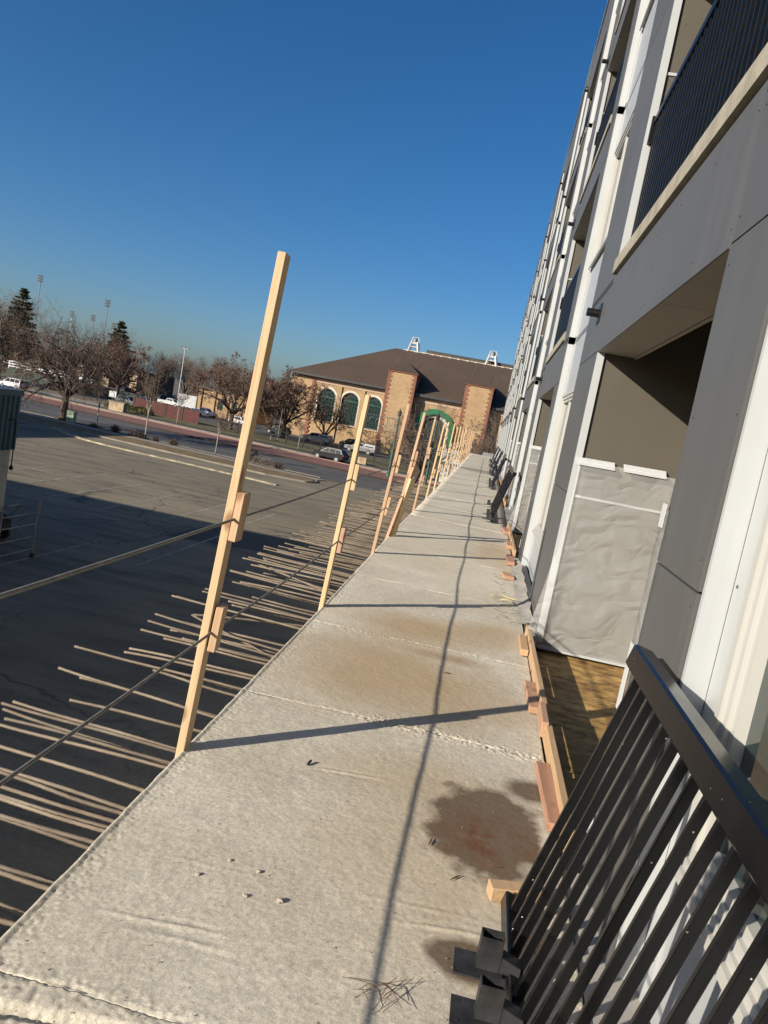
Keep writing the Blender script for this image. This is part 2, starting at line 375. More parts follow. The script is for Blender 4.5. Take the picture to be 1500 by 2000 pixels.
# ------------------------------------------------------------------ concrete walkway
mt, nt, bs = newmat('walkway_concrete'); M['deck'] = mt
p = N(nt, 'ShaderNodeNewGeometry').outputs['Position']
a = noise(nt, p, 1.3, 6, 0.6); b = noise(nt, p, 14, 5, 0.65); c = noise(nt, p, 160, 3, 0.6)
cc = ramp(nt, a, [(0.3, (0.42, 0.376, 0.29)), (0.7, (0.515, 0.474, 0.385))])
cc = mixc(nt, 0.35, cc, ramp(nt, b, [(0.3, (0.36, 0.36, 0.36)), (0.7, (0.64, 0.64, 0.64))]), 'OVERLAY')
cc = mixc(nt, 0.3, cc, ramp(nt, c, [(0.32, (0.18, 0.18, 0.18)), (0.68, (0.80, 0.80, 0.80))]), 'OVERLAY')
cc = mixc(nt, 0.4, cc, ramp(nt, noise(nt, p, 55, 4, 0.7), [(0.35, (0.30, 0.30, 0.30)), (0.65, (0.69, 0.69, 0.69))]), 'OVERLAY')
def blot(nt, p, cx, cy, rx, ry, amt=0.5, sc=3.0, soft=(0.75, 1.1), rot=0.0):
    d = N(nt, 'ShaderNodeTexNoise'); d.inputs['Scale'].default_value = sc; d.inputs['Detail'].default_value = 5; L(nt, p, d.inputs['Vector'])
    v = N(nt, 'ShaderNodeVectorMath', operation='MULTIPLY_ADD'); L(nt, d.outputs['Color'], v.inputs[0]); v.inputs[1].default_value = (amt*rx, amt*ry, 0); L(nt, p, v.inputs[2])
    q = N(nt, 'ShaderNodeVectorMath', operation='SUBTRACT'); L(nt, v.outputs[0], q.inputs[0]); q.inputs[1].default_value = (cx + amt*rx*0.5, cy + amt*ry*0.5, 5.6)
    q2 = mapping(nt, q.outputs[0], (1/rx, 1/ry, 0), rot=(0, 0, 0))
    ln = N(nt, 'ShaderNodeVectorMath', operation='LENGTH'); L(nt, q2, ln.inputs[0])
    return ramp(nt, ln.outputs['Value'], [(0.0, (1, 1, 1)), (min(soft[0], 0.98) / 1.0 if soft[0] < 1 else 0.98, (1, 1, 1)), (1.0, (0, 0, 0))]) if soft[1] <= 1 else ramp(nt, mth(nt, 'DIVIDE', ln.outputs['Value'], soft[1]), [(soft[0] / soft[1], (1, 1, 1)), (1.0, (0, 0, 0))])
# tan slurry washes
for (cx, cy, rx, ry, k) in [(-0.35, 4.75, 0.75, 0.85, 0.8), (-0.3, 5.95, 0.62, 0.5, 0.85), (0.35, 6.3, 0.35, 0.4, 0.7), (0.35, 10.6, 0.4, 1.3, 0.6), (0.1, 2.75, 0.45, 0.7, 0.42), (-0.05, 3.4, 0.5, 0.3, 0.3), (0.2, 4.6, 0.4, 0.5, 0.4), (-0.3, 9.0, 0.5, 0.6, 0.2)]:
    f = mth(nt, 'MULTIPLY', blot(nt, p, cx, cy, rx, ry, 0.9, 2.4, (0.35, 1.25)), k)
    cc = mixc(nt, f, cc, (0.345, 0.25, 0.135))
f = mth(nt, 'MULTIPLY', blot(nt, p, 0.0, 5.35, 0.34, 0.10, 0.9, 6, (0.3, 1.3)), mth(nt, 'MULTIPLY', b, 1.1))
cc = mixc(nt, f, cc, (0.22, 0.12, 0.06))
# the wet rusty stain by the formwork, and a smaller one under the brackets
wet = blot(nt, p, 0.30, 3.08, 0.25, 0.40, 0.85, 8.0, (0.85, 1.07))
wet2 = blot(nt, p, 0.50, 3.52, 0.13, 0.14, 0.8, 6.0, (0.55, 1.12))
wet3 = blot(nt, p, 0.24, 2.24, 0.13, 0.10, 0.7, 6.0, (0.75, 1.1))
wetall = mth(nt, 'MAXIMUM', mth(nt, 'MAXIMUM', wet, wet2), wet3)
cc = mixc(nt, mth(nt, 'MULTIPLY', wetall, 0.85), cc, (0.078, 0.044, 0.020))
rst = mth(nt, 'MULTIPLY', blot(nt, p, 0.30, 2.98, 0.22, 0.22, 1.2, 7.0, (0.4, 1.2)), ramp(nt, noise(nt, p, 9, 5, 0.6), [(0.42, (0, 0, 0)), (0.6, (1, 1, 1))]))
cc = mixc(nt, mth(nt, 'MULTIPLY', rst, 0.85), cc, (0.115, 0.042, 0.014))
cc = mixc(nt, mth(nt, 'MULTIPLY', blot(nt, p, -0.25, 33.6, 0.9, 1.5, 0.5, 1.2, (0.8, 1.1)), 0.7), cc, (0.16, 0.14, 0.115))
# dark specks
vo = N(nt, 'ShaderNodeTexVoronoi'); vo.inputs['Scale'].default_value = 9.0; L(nt, p, vo.inputs['Vector'])
k = ramp(nt, vo.outputs['Distance'], [(0.035, (1, 1, 1)), (0.075, (0, 0, 0))])
k = mth(nt, 'MULTIPLY', k, ramp(nt, noise(nt, p, 3.1, 3), [(0.5, (0, 0, 0)), (0.62, (1, 1, 1))]))
cc = mixc(nt, mth(nt, 'MULTIPLY', k, 0.6), cc, (0.12, 0.06, 0.03))
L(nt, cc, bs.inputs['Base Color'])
L(nt, mth(nt, 'SUBTRACT', 0.88, mth(nt, 'MULTIPLY', wetall, 0.22)), bs.inputs['Roughness'])
streak = noise(nt, mapping(nt, p, (4, 60, 4), rot=(0, 0, rad(6))), 1.0, 3)
hh = mth(nt, 'ADD', mth(nt, 'MULTIPLY', c, 0.6), mth(nt, 'ADD', mth(nt, 'MULTIPLY', b, 0.8), mth(nt, 'MULTIPLY', streak, 0.5)))
pitn = noise(nt, p, 75, 4, 0.7); hh = mth(nt, 'ADD', hh, mth(nt, 'MULTIPLY', pitn, 1.3))
bump(nt, bs, hh, 0.22, 0.004)

DZ = 5.6
def xl(y): return np.interp(y, [-8, 2, 6, 11, 59], [-1.03, -1.04, -1.06, -1.11, -1.30])
def xr(y): return np.interp(y, [-8, 12, 60], [0.60, 0.60, 0.46])
JOINTS = [-3.2, -0.6, 1.72, 3.93, 5.53, 7.46, 9.5, 11.3, 13.2, 15.4, 17.8, 20.5, 23.4, 26.6, 30.2, 34, 38, 42, 46.5, 51, 59]
def height(x, y):
    h = 0.0013 * vn[0](x*75, y*75) + 0.0013 * vn[1](x*28, y*28) + 0.003 * vn[2](x*4, y*4) + 0.006 * vn[3](x*1.1, y*1.1)
    e = x - xl(y)
    band = np.exp(-(np.maximum(e - 0.05, 0) / 0.05) ** 2) * (e > 0.012)
    pit = vn[4](x*95, y*95) + 0.8 * vn[5](x*150, y*150)
    h = h + band * (0.0034 * pit - 0.001) * (0.55 + 1.2 * np.maximum(0, vn[6](x*2 + 9, y*1.7) + 0.3))
    h = h + (e < 0.014) * 0.004
    for i, j in enumerate(JOINTS):
        wig = 0.05 * vn[6](x*1.5 + i*7, 0*x + i) + 0.015 * vn[7](x*9 + i, 0*x + i*3)
        d = np.abs(y - j - wig)
        s = 0.10 + 0.7 * np.clip(vn[5](x*1.7 + i*13, 0*x + i*5) + 0.5, 0, 1)
        if i == 3: s = 0.35 + 0.9 * np.clip((x + 0.5) * 6, 0, 1)
        if i == 2: s = 0 * x + 0.55
        if i == 4: s = 0 * x + 0.62
        wd = 0.045 if i != 3 else 0.06
        g_ = np.exp(-(d / wd) ** 2)
        h = h + g_ * s * (0.002 + 0.009 * (vn[4](x*120 + i, y*120) + 0.5 * vn[0](x*60, y*60)))
        h = h - 0.004 * np.exp(-(d / 0.007) ** 2)
    # trowel drags across the slab
    for (yy, xx0, xx1) in [(2.35, -0.9, 0.3), (2.28, -0.5, 0.4), (1.98, -0.8, 0.2), (3.2, -0.7, 0.0), (2.02, -0.9, -0.2), (4.6, -0.8, 0.3)]:
        t = (x - xx0) / (xx1 - xx0); d = np.abs(y - yy - 0.10 * t - 0.05 * vn[6](x*2.5 + yy*9, 0*x) - 0.012 * vn[7](x*11 + yy*5, 0*x))
        h = h + np.clip(4 * t * (1 - t), 0, 1) * np.clip(vn[5](x*5 + yy*3, y*2) * 2.2 + 0.4, 0, 1) * (0.0035 * np.exp(-(d / 0.008) ** 2) - 0.002 * np.exp(-((d - 0.02) / 0.012) ** 2))
    # broken lip in the near corner
    q = np.clip(1 - np.hypot((x + 0.85) / 0.42, (y - 1.62) / 0.12), 0, 1)
    h = h + q * 0.008 * (vn[1](x*45, y*45) + vn[0](x*90, y*90) + 0.2) - 0.02 * np.clip(1 - np.abs(y - 1.60 - 0.12 * (x + 1)) / 0.03, 0, 1) * (x < -0.25)
    return h
walk = MB().box(-1.02, 0.60, -8, 59, 5.34, 5.55)
walk = MB()
ys = [-8, 2, 6, 11, 59]
for y in ys:
    a, b2 = float(xl(y)) + 0.012, float(xr(y))
    walk.v += [(a, y, 5.34), (b2, y, 5.34), (b2, y, 5.552), (a, y, 5.552)]
for i in range(len(ys) - 1):
    o = i * 4
    for k_ in range(4): walk.f.append((o+k_, o+(k_+1) % 4, o+4+(k_+1) % 4, o+4+k_))
walk.f += [(3, 2, 1, 0), (16, 17, 18, 19)]
walkway = tag(walk.build('concrete_walkway', M['podium']), kind='structure')
def slab_panel(y0, y1):
    step = 0.0062 if (y1 > 1.6 and y0 < 5.6) else (0.018 if y0 < 12 and y0 > 1 else 0.12)
    ny = max(2, int((y1 - y0) / step)); nx = max(2, int(1.66 / step))
    u = np.linspace(0, 1, nx + 1); yy = np.linspace(y0, y1, ny + 1)
    Y, Uu = np.meshgrid(yy, u, indexing='ij')
    X = xl(Y) * (1 - Uu) + xr(Y) * Uu
    # ragged but straight outer lip
    X = X + (Uu < 0.004) * 0.004 * vn[1](Y * 12, Y * 0)
    Z = DZ + height(X, Y)
    nv = (nx + 1) * (ny + 1)
    V = np.stack([X, Y, Z], -1).reshape(-1, 3)
    idx = np.arange(nv).reshape(ny + 1, nx + 1)
    F = np.stack([idx[:-1, :-1], idx[:-1, 1:], idx[1:, 1:], idx[1:, :-1]], -1).reshape(-1, 4)
    # skirt
    rim = np.concatenate([idx[0, :], idx[1:, -1], idx[-1, -2::-1], idx[-2:0:-1, 0]])
    low = V[rim].copy(); low[:, 2] = 5.53
    V = np.concatenate([V, low]); r2 = np.arange(len(rim)) + nv
    F2 = np.stack([rim, r2, np.roll(r2, -1), np.roll(rim, -1)], -1)
    F = np.concatenate([F, F2])
    me = bpy.data.meshes.new('slab_panel'); me.vertices.add(len(V)); me.vertices.foreach_set('co', V.ravel())
    me.loops.add(F.size); me.loops.foreach_set('vertex_index', F.ravel().astype(np.int32))
    me.polygons.add(len(F)); me.polygons.foreach_set('loop_start', np.arange(0, F.size, 4, dtype=np.int32))
    sm = np.ones(len(F), bool); sm[-len(F2):] = False
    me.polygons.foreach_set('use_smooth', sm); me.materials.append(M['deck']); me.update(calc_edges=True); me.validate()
    return link('slab_panel', me, walkway)
jj = [-8] + JOINTS
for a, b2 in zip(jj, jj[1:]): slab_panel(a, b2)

# steel strands sticking out of the slab edge
mt, nt, bs = newmat('rusty_strand'); M['strand'] = mt
tc = N(nt, 'ShaderNodeTexCoord').outputs['Object']; oi = N(nt, 'ShaderNodeObjectInfo')
f = noise(nt, mapping(nt, tc, (5, 40, 40)), 1, 4)
cc = ramp(nt, f, [(0.3, (0.105, 0.073, 0.046)), (0.7, (0.225, 0.185, 0.135))])
hs = N(nt, 'ShaderNodeHueSaturation'); L(nt, cc, hs.inputs['Color']); L(nt, mth(nt, 'ADD', mth(nt, 'MULTIPLY', oi.outputs['Random'], 0.5), 0.7), hs.inputs['Value'])
L(nt, hs.outputs[0], bs.inputs['Base Color']); bs.inputs['Roughness'].default_value = 0.7
def strand_mesh(ln, seed, segs=44):
    r = random.Random(seed); mb = MB(); lob = 4; nn = 12; ph = r.uniform(0, 6)
    bz, by = r.uniform(-0.03, 0.015), r.uniform(-0.03, 0.03)
    for i in range(segs + 1):
        t = i / segs; x = -t * ln
        cy = by * t * t + 0.004 * math.sin(t * 9 + ph); cz = bz * t * t
        for k_ in range(nn):
            a_ = 2 * math.pi * k_ / nn; rr = 0.0078 + 0.0016 * math.cos(lob * (a_ - x * 26))
            mb.v.append((x, cy + rr * math.cos(a_), cz + rr * math.sin(a_)))
    for i in range(segs):
        for k_ in range(nn): mb.f.append((i*nn+k_, (i+1)*nn+k_, (i+1)*nn+(k_+1) % nn, i*nn+(k_+1) % nn))
    mb.f.append(tuple(range(nn))); mb.f.append(tuple(segs*nn + k_ for k_ in reversed(range(nn))))
    return mb.mesh('strand', M['strand'], True, fix=False)
SM = [strand_mesh(0.58 + 0.105 * i, i) for i in range(7)]
rs = random.Random(5); y = 1.15; cnt = 0; far = MB()
while y < 27:
    x0 = float(xl(y)) + 0.03; z0 = 5.455 + rs.uniform(-0.06, 0.04)
    yaw = rs.gauss(-0.08, 0.026); pit = rs.gauss(-0.005, 0.015)
    if cnt < 240:
        s_ = link('strand', rs.choice(SM if rs.random() < .35 else SM[3:]), walkway, (x0, y, z0), (0, pit, yaw)); cnt += 1
    y += rs.choice([0.03, 0.04, 0.06, 0.14, 0.22, 0.30]) if y < 7 else rs.choice([0.05, 0.08, 0.12])
for (ye, yw, i) in [(6.95, -0.62, 6), (7.05, -0.5, 6), (4.9, -0.55, 5), (5.9, 0.3, 4)]:
    link('strand', SM[i], walkway, (float(xl(ye)) + 0.03, ye, 5.44), (0, 0.0, yw))
# ------------------------------------------------------------------ guard posts and cables
PY = [0.2, 3.12, 6.0, 8.85, 10.85, 13.9, 16.8, 19.3, 22.4, 25.2, 28.0, 30.8, 33.6, 36.4, 39.2, 42.0, 44.8, 47.6, 50.4, 53.2]
TOP = [7.4, 7.765, 7.33, 7.37, 7.34, 7.31, 7.24, 7.32, 7.34, 7.26, 7.32, 7.2, 7.35, 7.28, 7.33, 7.3, 7.4, 7.25, 7.3, 7.3]
LEAN = [0.06, 0.10, 0.075, 0.11, 0.15, 0.09, 0.10, 0.05, 0.06, 0.05, 0.04, 0.05, 0.06, 0.03, 0.05, 0.05, 0.08, 0.04, 0.05, 0.05]
ORD = ['', 'first', 'second', 'third', 'fourth', 'fifth', 'sixth', 'seventh', 'eighth', 'ninth', 'tenth', 'eleventh', 'twelfth', 'thirteenth', 'fourteenth', 'fifteenth', 'sixteenth', 'seventeenth', 'eighteenth', 'nineteenth']
def stick(sx, sy, sz, bev=0.003):
    bm = bmesh.new(); bmesh.ops.create_cube(bm, size=1)
    for v_ in bm.verts: v_.co = Vector((v_.co.x * sx, v_.co.y * sy, v_.co.z * sz))
    bmesh.ops.bevel(bm, geom=bm.edges[:], offset=bev, segments=1, affect='EDGES')
    me = bpy.data.meshes.new('stick'); bm.to_mesh(me); bm.free(); return me
CU, CL = 6.66, 6.155                                   # heights of the two guard cables
def cable_x(y): return float(xl(y)) + 0.035
pr = random.Random(3)
for i, (y, zt, ln) in enumerate(zip(PY, TOP, LEAN)):
    x0 = float(xl(y)) - 0.022
    lab = ('wooden guard post just beside the camera at the walkway edge' if i == 0 else
           'tallest wooden guard post, %s and nearest along the walkway edge' % ORD[i] if i == 1 else
           '%s wooden guard post from the front along the walkway edge' % ORD[i])
    t = thing('guard_post', lab, 'post', (x0, y, 5.3), 'wooden guard posts along the walkway edge')
    L_ = math.hypot(zt - 5.3, ln); ang = math.atan2(ln, zt - 5.3)
    me = stick(0.036, 0.078, L_); me.materials.append(M['wood'])
    o = link('post', me, t, (math.sin(ang) * L_ / 2, 0, math.cos(ang) * L_ / 2), (pr.uniform(-.004, .004), ang, pr.uniform(-.05, .05)))
    for zc in (CU, CL):
        hb = pr.uniform(0.20, 0.22); k_ = (zc + pr.uniform(-.02, .02) - 5.3)
        me = stick(0.034, 0.076, hb); me.materials.append(M['wood_pink'] if pr.random() < .7 else M['wood'])
        link('block', me, t, (math.tan(ang) * k_ + 0.042, pr.uniform(-.012, .012), k_), (pr.uniform(-.02, .02), ang + pr.uniform(-.02, .03), pr.uniform(-.1, .1)))
def cable(name, z, label, sag):
    mb = MB(); pts = []
    ys_ = [-3] + PY
    for a, b2 in zip(ys_, ys_[1:]):
        for k_ in range(6):
            t = k_ / 6; y = a + (b2 - a) * t
            i = max(0, min(len(LEAN) - 1, min(range(len(PY)), key=lambda q: abs(PY[q] - y))))
            pts.append((float(xl(y)) + 0.0035 + LEAN[i] * (z - 5.3) / 2.2, y, z - sag * math.sin(math.pi * t) * (b2 - a) / 2.9))
    # smooth the lateral steps between posts
    xs = [q[0] for q in pts]; n_ = len(xs)
    post_i = [k_ for k_ in range(n_) if k_ % 6 == 0]
    for a, b2 in zip(post_i, post_i[1:]):
        for k_ in range(a, b2): pts[k_] = (xs[a] + (xs[b2] - xs[a]) * (k_ - a) / (b2 - a), pts[k_][1], pts[k_][2])
    mb.tube(pts, 0.0062, 8)
    return tag(mb.build(name, M['cable'], smooth=True), label, 'cable', 'guard cables strung between the posts')
cable('guard_cable', CU, 'upper grey guard cable strung from post to post above the strands', 0.008)
cable('guard_cable', CL, 'lower grey guard cable strung from post to post above the strands', 0.014)
# loose studs leaning against the fourth post
for k_, (x, y, tx, ty, tz, lab) in enumerate([(-1.13, 10.25, -0.98, 10.75, 6.55, 'short loose stud leaning in front of the fourth guard post'),
                                        (-1.10, 10.45, -0.96, 10.62, 6.40, 'loose stud right behind the short leaning one at the fourth guard post')]):
    a, b2 = Vector((x, y, 5.42)), Vector((tx, ty, tz)); d = b2 - a
    me = stick(0.04, 0.089, d.length); me.materials.append(M['wood'] if k_ else M['wood_y'])
    o = link('loose_stud', me, None, (a + b2) / 2); o.rotation_euler = d.to_track_quat('Z', 'Y').to_euler()
    tag(o, lab, 'stud')

# ------------------------------------------------------------------ kerb board, blocks and litter on the walkway
def ybox(name, lab, cat, c, s, mt, rz=0.0, ry=0.0, rx=0.0, group=None):
    me = stick(*s); me.materials.append(mt); o = link(name, me, None, c, (rx, ry, rz)); return tag(o, lab, cat, group)
for k_, y0 in enumerate([3.05, 10.8, 18.7, 26.6]):
    ybox('edge_board', ['orange form board on edge beside the nearest brown balcony floor', 'orange form board along the second balcony recess',
         'orange form board along the third balcony recess', 'orange form board along the fourth balcony recess'][k_], 'board',
         (0.625, y0 + 1.72, 5.645), (0.036, 3.45, 0.095), M['wood_y'], 0.004, group='form boards at the balcony openings')
for c, s, rz, lab in [((0.585, 3.48, 5.628), (0.075, 0.62, 0.04), 0.03, 'weathered wood block lying right of the wet stain'),
                      ((0.575, 4.82, 5.63), (0.07, 0.5, 0.042), 0.02, 'grey weathered wood block crossed by the post shadow'),
                      ((0.606, 4.36, 5.665), (0.038, 0.34, 0.09), -0.01, 'orange wood block screwed to the form board past the stain'),
                      ((0.565, 6.02, 5.635), (0.06, 0.45, 0.05), 0.0, 'orange wood block on the walkway at the far end of the nearest form board'),
                      ((0.40, 2.62, 5.632), (0.19, 0.06, 0.05), 0.25, 'orange block end showing left of the near railing'),
                      ((0.41, 2.36, 5.622), (0.16, 0.035, 0.035), 0.3, 'thin rusty wood sliver above the railing brackets'),
                      ((0.56, 10.2, 5.635), (0.10, 0.6, 0.05), 0.0, 'orange wood block beside the second recess'),
                      ((0.50, 9.0, 5.625), (0.12, 0.25, 0.045), 0.15, 'small orange block where the second shadow meets the wall'),
                      ((0.57, 11.6, 5.64), (0.08, 0.5, 0.06), 0.0, 'orange block below the second railing'),
                      ((0.55, 13.3, 5.64), (0.1, 0.5, 0.06), 0.1, 'orange block in front of the second railing end')]:
    ybox('wood_block', lab, 'block', c, s, M['wood_y'], rz)
# loose flashing membrane at the foot of the white wall
mb = MB()
for i in range(15):
    y = 6.8 + 0.24 * i
    for u in (0.0, 0.5, 1.0): mb.v.append((0.575 + 0.11 * u + 0.012 * math.sin(i * 2.1 + u), y, DZ + 0.012 + 0.05 * u * u + 0.008 * math.sin(i * 1.3 + u * 4)))
for i in range(14):
    for k_ in range(2): a = i*3+k_; mb.f.append((a, a+1, a+4, a+3))
tag(mb.build('flashing_strip', M['sealant'], smooth=True), 'crumpled grey flashing membrane along the foot of the white wall', 'flashing')
wire = mat('yellow_wire', (0.46, 0.38, 0.17), 0.5, 0.3, 20)
mb = MB(); mb.tube([(0.30, 7.74, 5.62), (0.36, 7.78, 5.622), (0.42, 7.82, 5.63), (0.5, 7.74, 5.625), (0.58, 7.70, 5.64)], 0.0045, 6).tube([(0.40, 7.62, 5.615), (0.47, 7.66, 5.63), (0.55, 7.60, 5.62)], 0.005, 6)
tag(mb.build('wire_end', wire, smooth=True), 'yellow and white wire ends lying by the grey flashing', 'wire')
pm = mat('concrete_crumb', (0.34, 0.30, 0.24), 0.9, 0.2, 30, bmp=0.6, bscale=120)
for c, r_, lab in [((-0.37, 2.28), 0.0115, 'largest pale concrete crumb, rightmost of the five near ones'), ((-0.48, 2.26), 0.009, 'pale crumb just left of the largest one'),
              ((-0.48, 2.40), 0.0085, 'pale crumb behind the two front crumbs'), ((-0.59, 2.42), 0.007, 'small pale crumb at the back left of the five'), ((-0.66, 2.30), 0.0085, 'leftmost pale crumb of the five near ones')]:
    bm = bmesh.new(); bmesh.ops.create_icosphere(bm, subdivisions=2, radius=r_)
    for v_ in bm.verts: v_.co *= 1 + pr.uniform(-.28, .28); v_.co.z *= 0.75
    me = bpy.data.meshes.new('crumb'); bm.to_mesh(me); bm.free(); me.materials.append(pm)
    tag(link('concrete_crumb', me, None, (*c, DZ + r_ * 0.5)), lab, 'crumb', 'crumbs on the walkway')
tw = mat('dry_twig', (0.10, 0.055, 0.028), 0.85, 0.4, 30)
mb = MB()
for k_ in range(9):
    a = pr.uniform(-0.9, 1.3); c0 = Vector((0.0 + pr.uniform(-.05, .05), 2.0 + pr.uniform(-.04, .03), DZ + 0.012)); ln = pr.uniform(0.05, 0.19)
    d = Vector((math.cos(a), math.sin(a), pr.uniform(0, .25))) * ln
    mb.tube([c0 - d * .4, c0 + Vector((0, 0.01, 0.012)), c0 + d * .6], [0.0008, 0.0013, 0.0006], 5)
tag(mb.build('dry_twigs', tw), 'tangle of dry brown twigs on the walkway in front of the brackets', 'twigs')
mb = MB()
for k_ in range(34):
    x, y = pr.uniform(0.35, 0.56), pr.choice([pr.uniform(7.2, 8.4), pr.uniform(8.4, 9.2), pr.uniform(6.7, 7.2)])
    a = pr.uniform(-1.6, 1.6); d = Vector((math.cos(a), math.sin(a), 0.05)) * pr.uniform(0.03, 0.11); c0 = Vector((x, y, DZ + 0.012))
    mb.tube([c0 - d / 2, c0 + Vector((0, 0, .006)), c0 + d / 2], [0.0012, 0.0022, 0.001], 4)
tag(mb.build('wood_shreds', tw), 'scattered brown wood shreds on the walkway beside the flashing', 'litter', kind='stuff')
mb = MB()
for k_ in range(420):
    y = 1.6 + 7.5 * pr.random() ** 1.6; x = pr.uniform(-1.0, 0.56); r_ = pr.uniform(0.001, 0.003)
    mb.add([(x-r_, y-r_*.8, DZ+.004), (x+r_, y-r_, DZ+.004), (x+r_*.3, y+r_, DZ+.004), (x, y, DZ+.004+r_*1.5)], [(0,1,3), (1,2,3), (2,0,3)])
tag(mb.build('grit', mat('dark_grit', (0.22, 0.17, 0.12), 0.9, 0.5, 40)), 'fine pale grit scattered over the walkway', 'grit', kind='stuff')
mb = MB().beam((-0.513, 3.24, DZ+.006), (-0.506, 3.272, DZ+.014), 0.009, 0.008)
tag(mb.build('bolt_stub', M['bracket']), 'small dark bolt stub standing on the bare concrete left of the stain', 'bolt')
mb = MB()
for (x, y, a) in [(0.02, 4.98, 0.3), (0.19, 2.66, 0.9), (0.08, 2.86, 1.4), (0.33, 2.80, 0.2)]:
    d = Vector((math.cos(a), math.sin(a), 0)) * 0.03; c0 = Vector((x, y, DZ + .008)); mb.tube([c0 - d, c0, c0 + d], [0.0015, 0.004, 0.001], 5)
tag(mb.build('bark_flakes', tw), 'dark bark flakes lying in and around the wet stain', 'litter', kind='stuff')
# ------------------------------------------------------------------ the apartment building on the right
mt, nt, bs = newmat('black_railing'); M['black_rail'] = mt
tc = N(nt, 'ShaderNodeNewGeometry').outputs['Position']
vo = N(nt, 'ShaderNodeTexVoronoi'); vo.inputs['Scale'].default_value = 26; L(nt, tc, vo.inputs['Vector'])
k = mth(nt, 'MULTIPLY', ramp(nt, vo.outputs['Distance'], [(0.045, (1, 1, 1)), (0.065, (0, 0, 0))]), ramp(nt, noise(nt, tc, 4, 2), [(0.5, (0, 0, 0)), (0.56, (1, 1, 1))]))
L(nt, mixc(nt, k, (0.0045, 0.0045, 0.005), (0.6, 0.6, 0.58)), bs.inputs['Base Color'])
L(nt, ramp(nt, noise(nt, tc, 7, 4), [(0.3, (0.16,) * 3), (0.7, (0.28,) * 3)]), bs.inputs['Roughness'])
M['osb'] = mat('stained_subfloor', (0.34, 0.195, 0.052), 0.7, 0.35, 2.2, c2=(0.47, 0.30, 0.095), bmp=0.3, bscale=25, world=True)
nt = M['osb'].node_tree; bs = nt.nodes['Principled BSDF']
p = N(nt, 'ShaderNodeNewGeometry').outputs['Position']
c_old = bs.inputs['Base Color'].links[0].from_socket
st = noise(nt, mapping(nt, p, (3.2, 5.5, 1), rot=(0, 0, rad(25))), 2.0, 6, 0.7)
cc = mixc(nt, ramp(nt, st, [(0.42, (0, 0, 0)), (0.62, (1, 1, 1))]), c_old, (0.13, 0.066, 0.022))
cc = mixc(nt, ramp(nt, st, [(0.25, (1, 1, 1)), (0.40, (0, 0, 0))]), cc, (0.46, 0.30, 0.105)); L(nt, cc, bs.inputs['Base Color'])

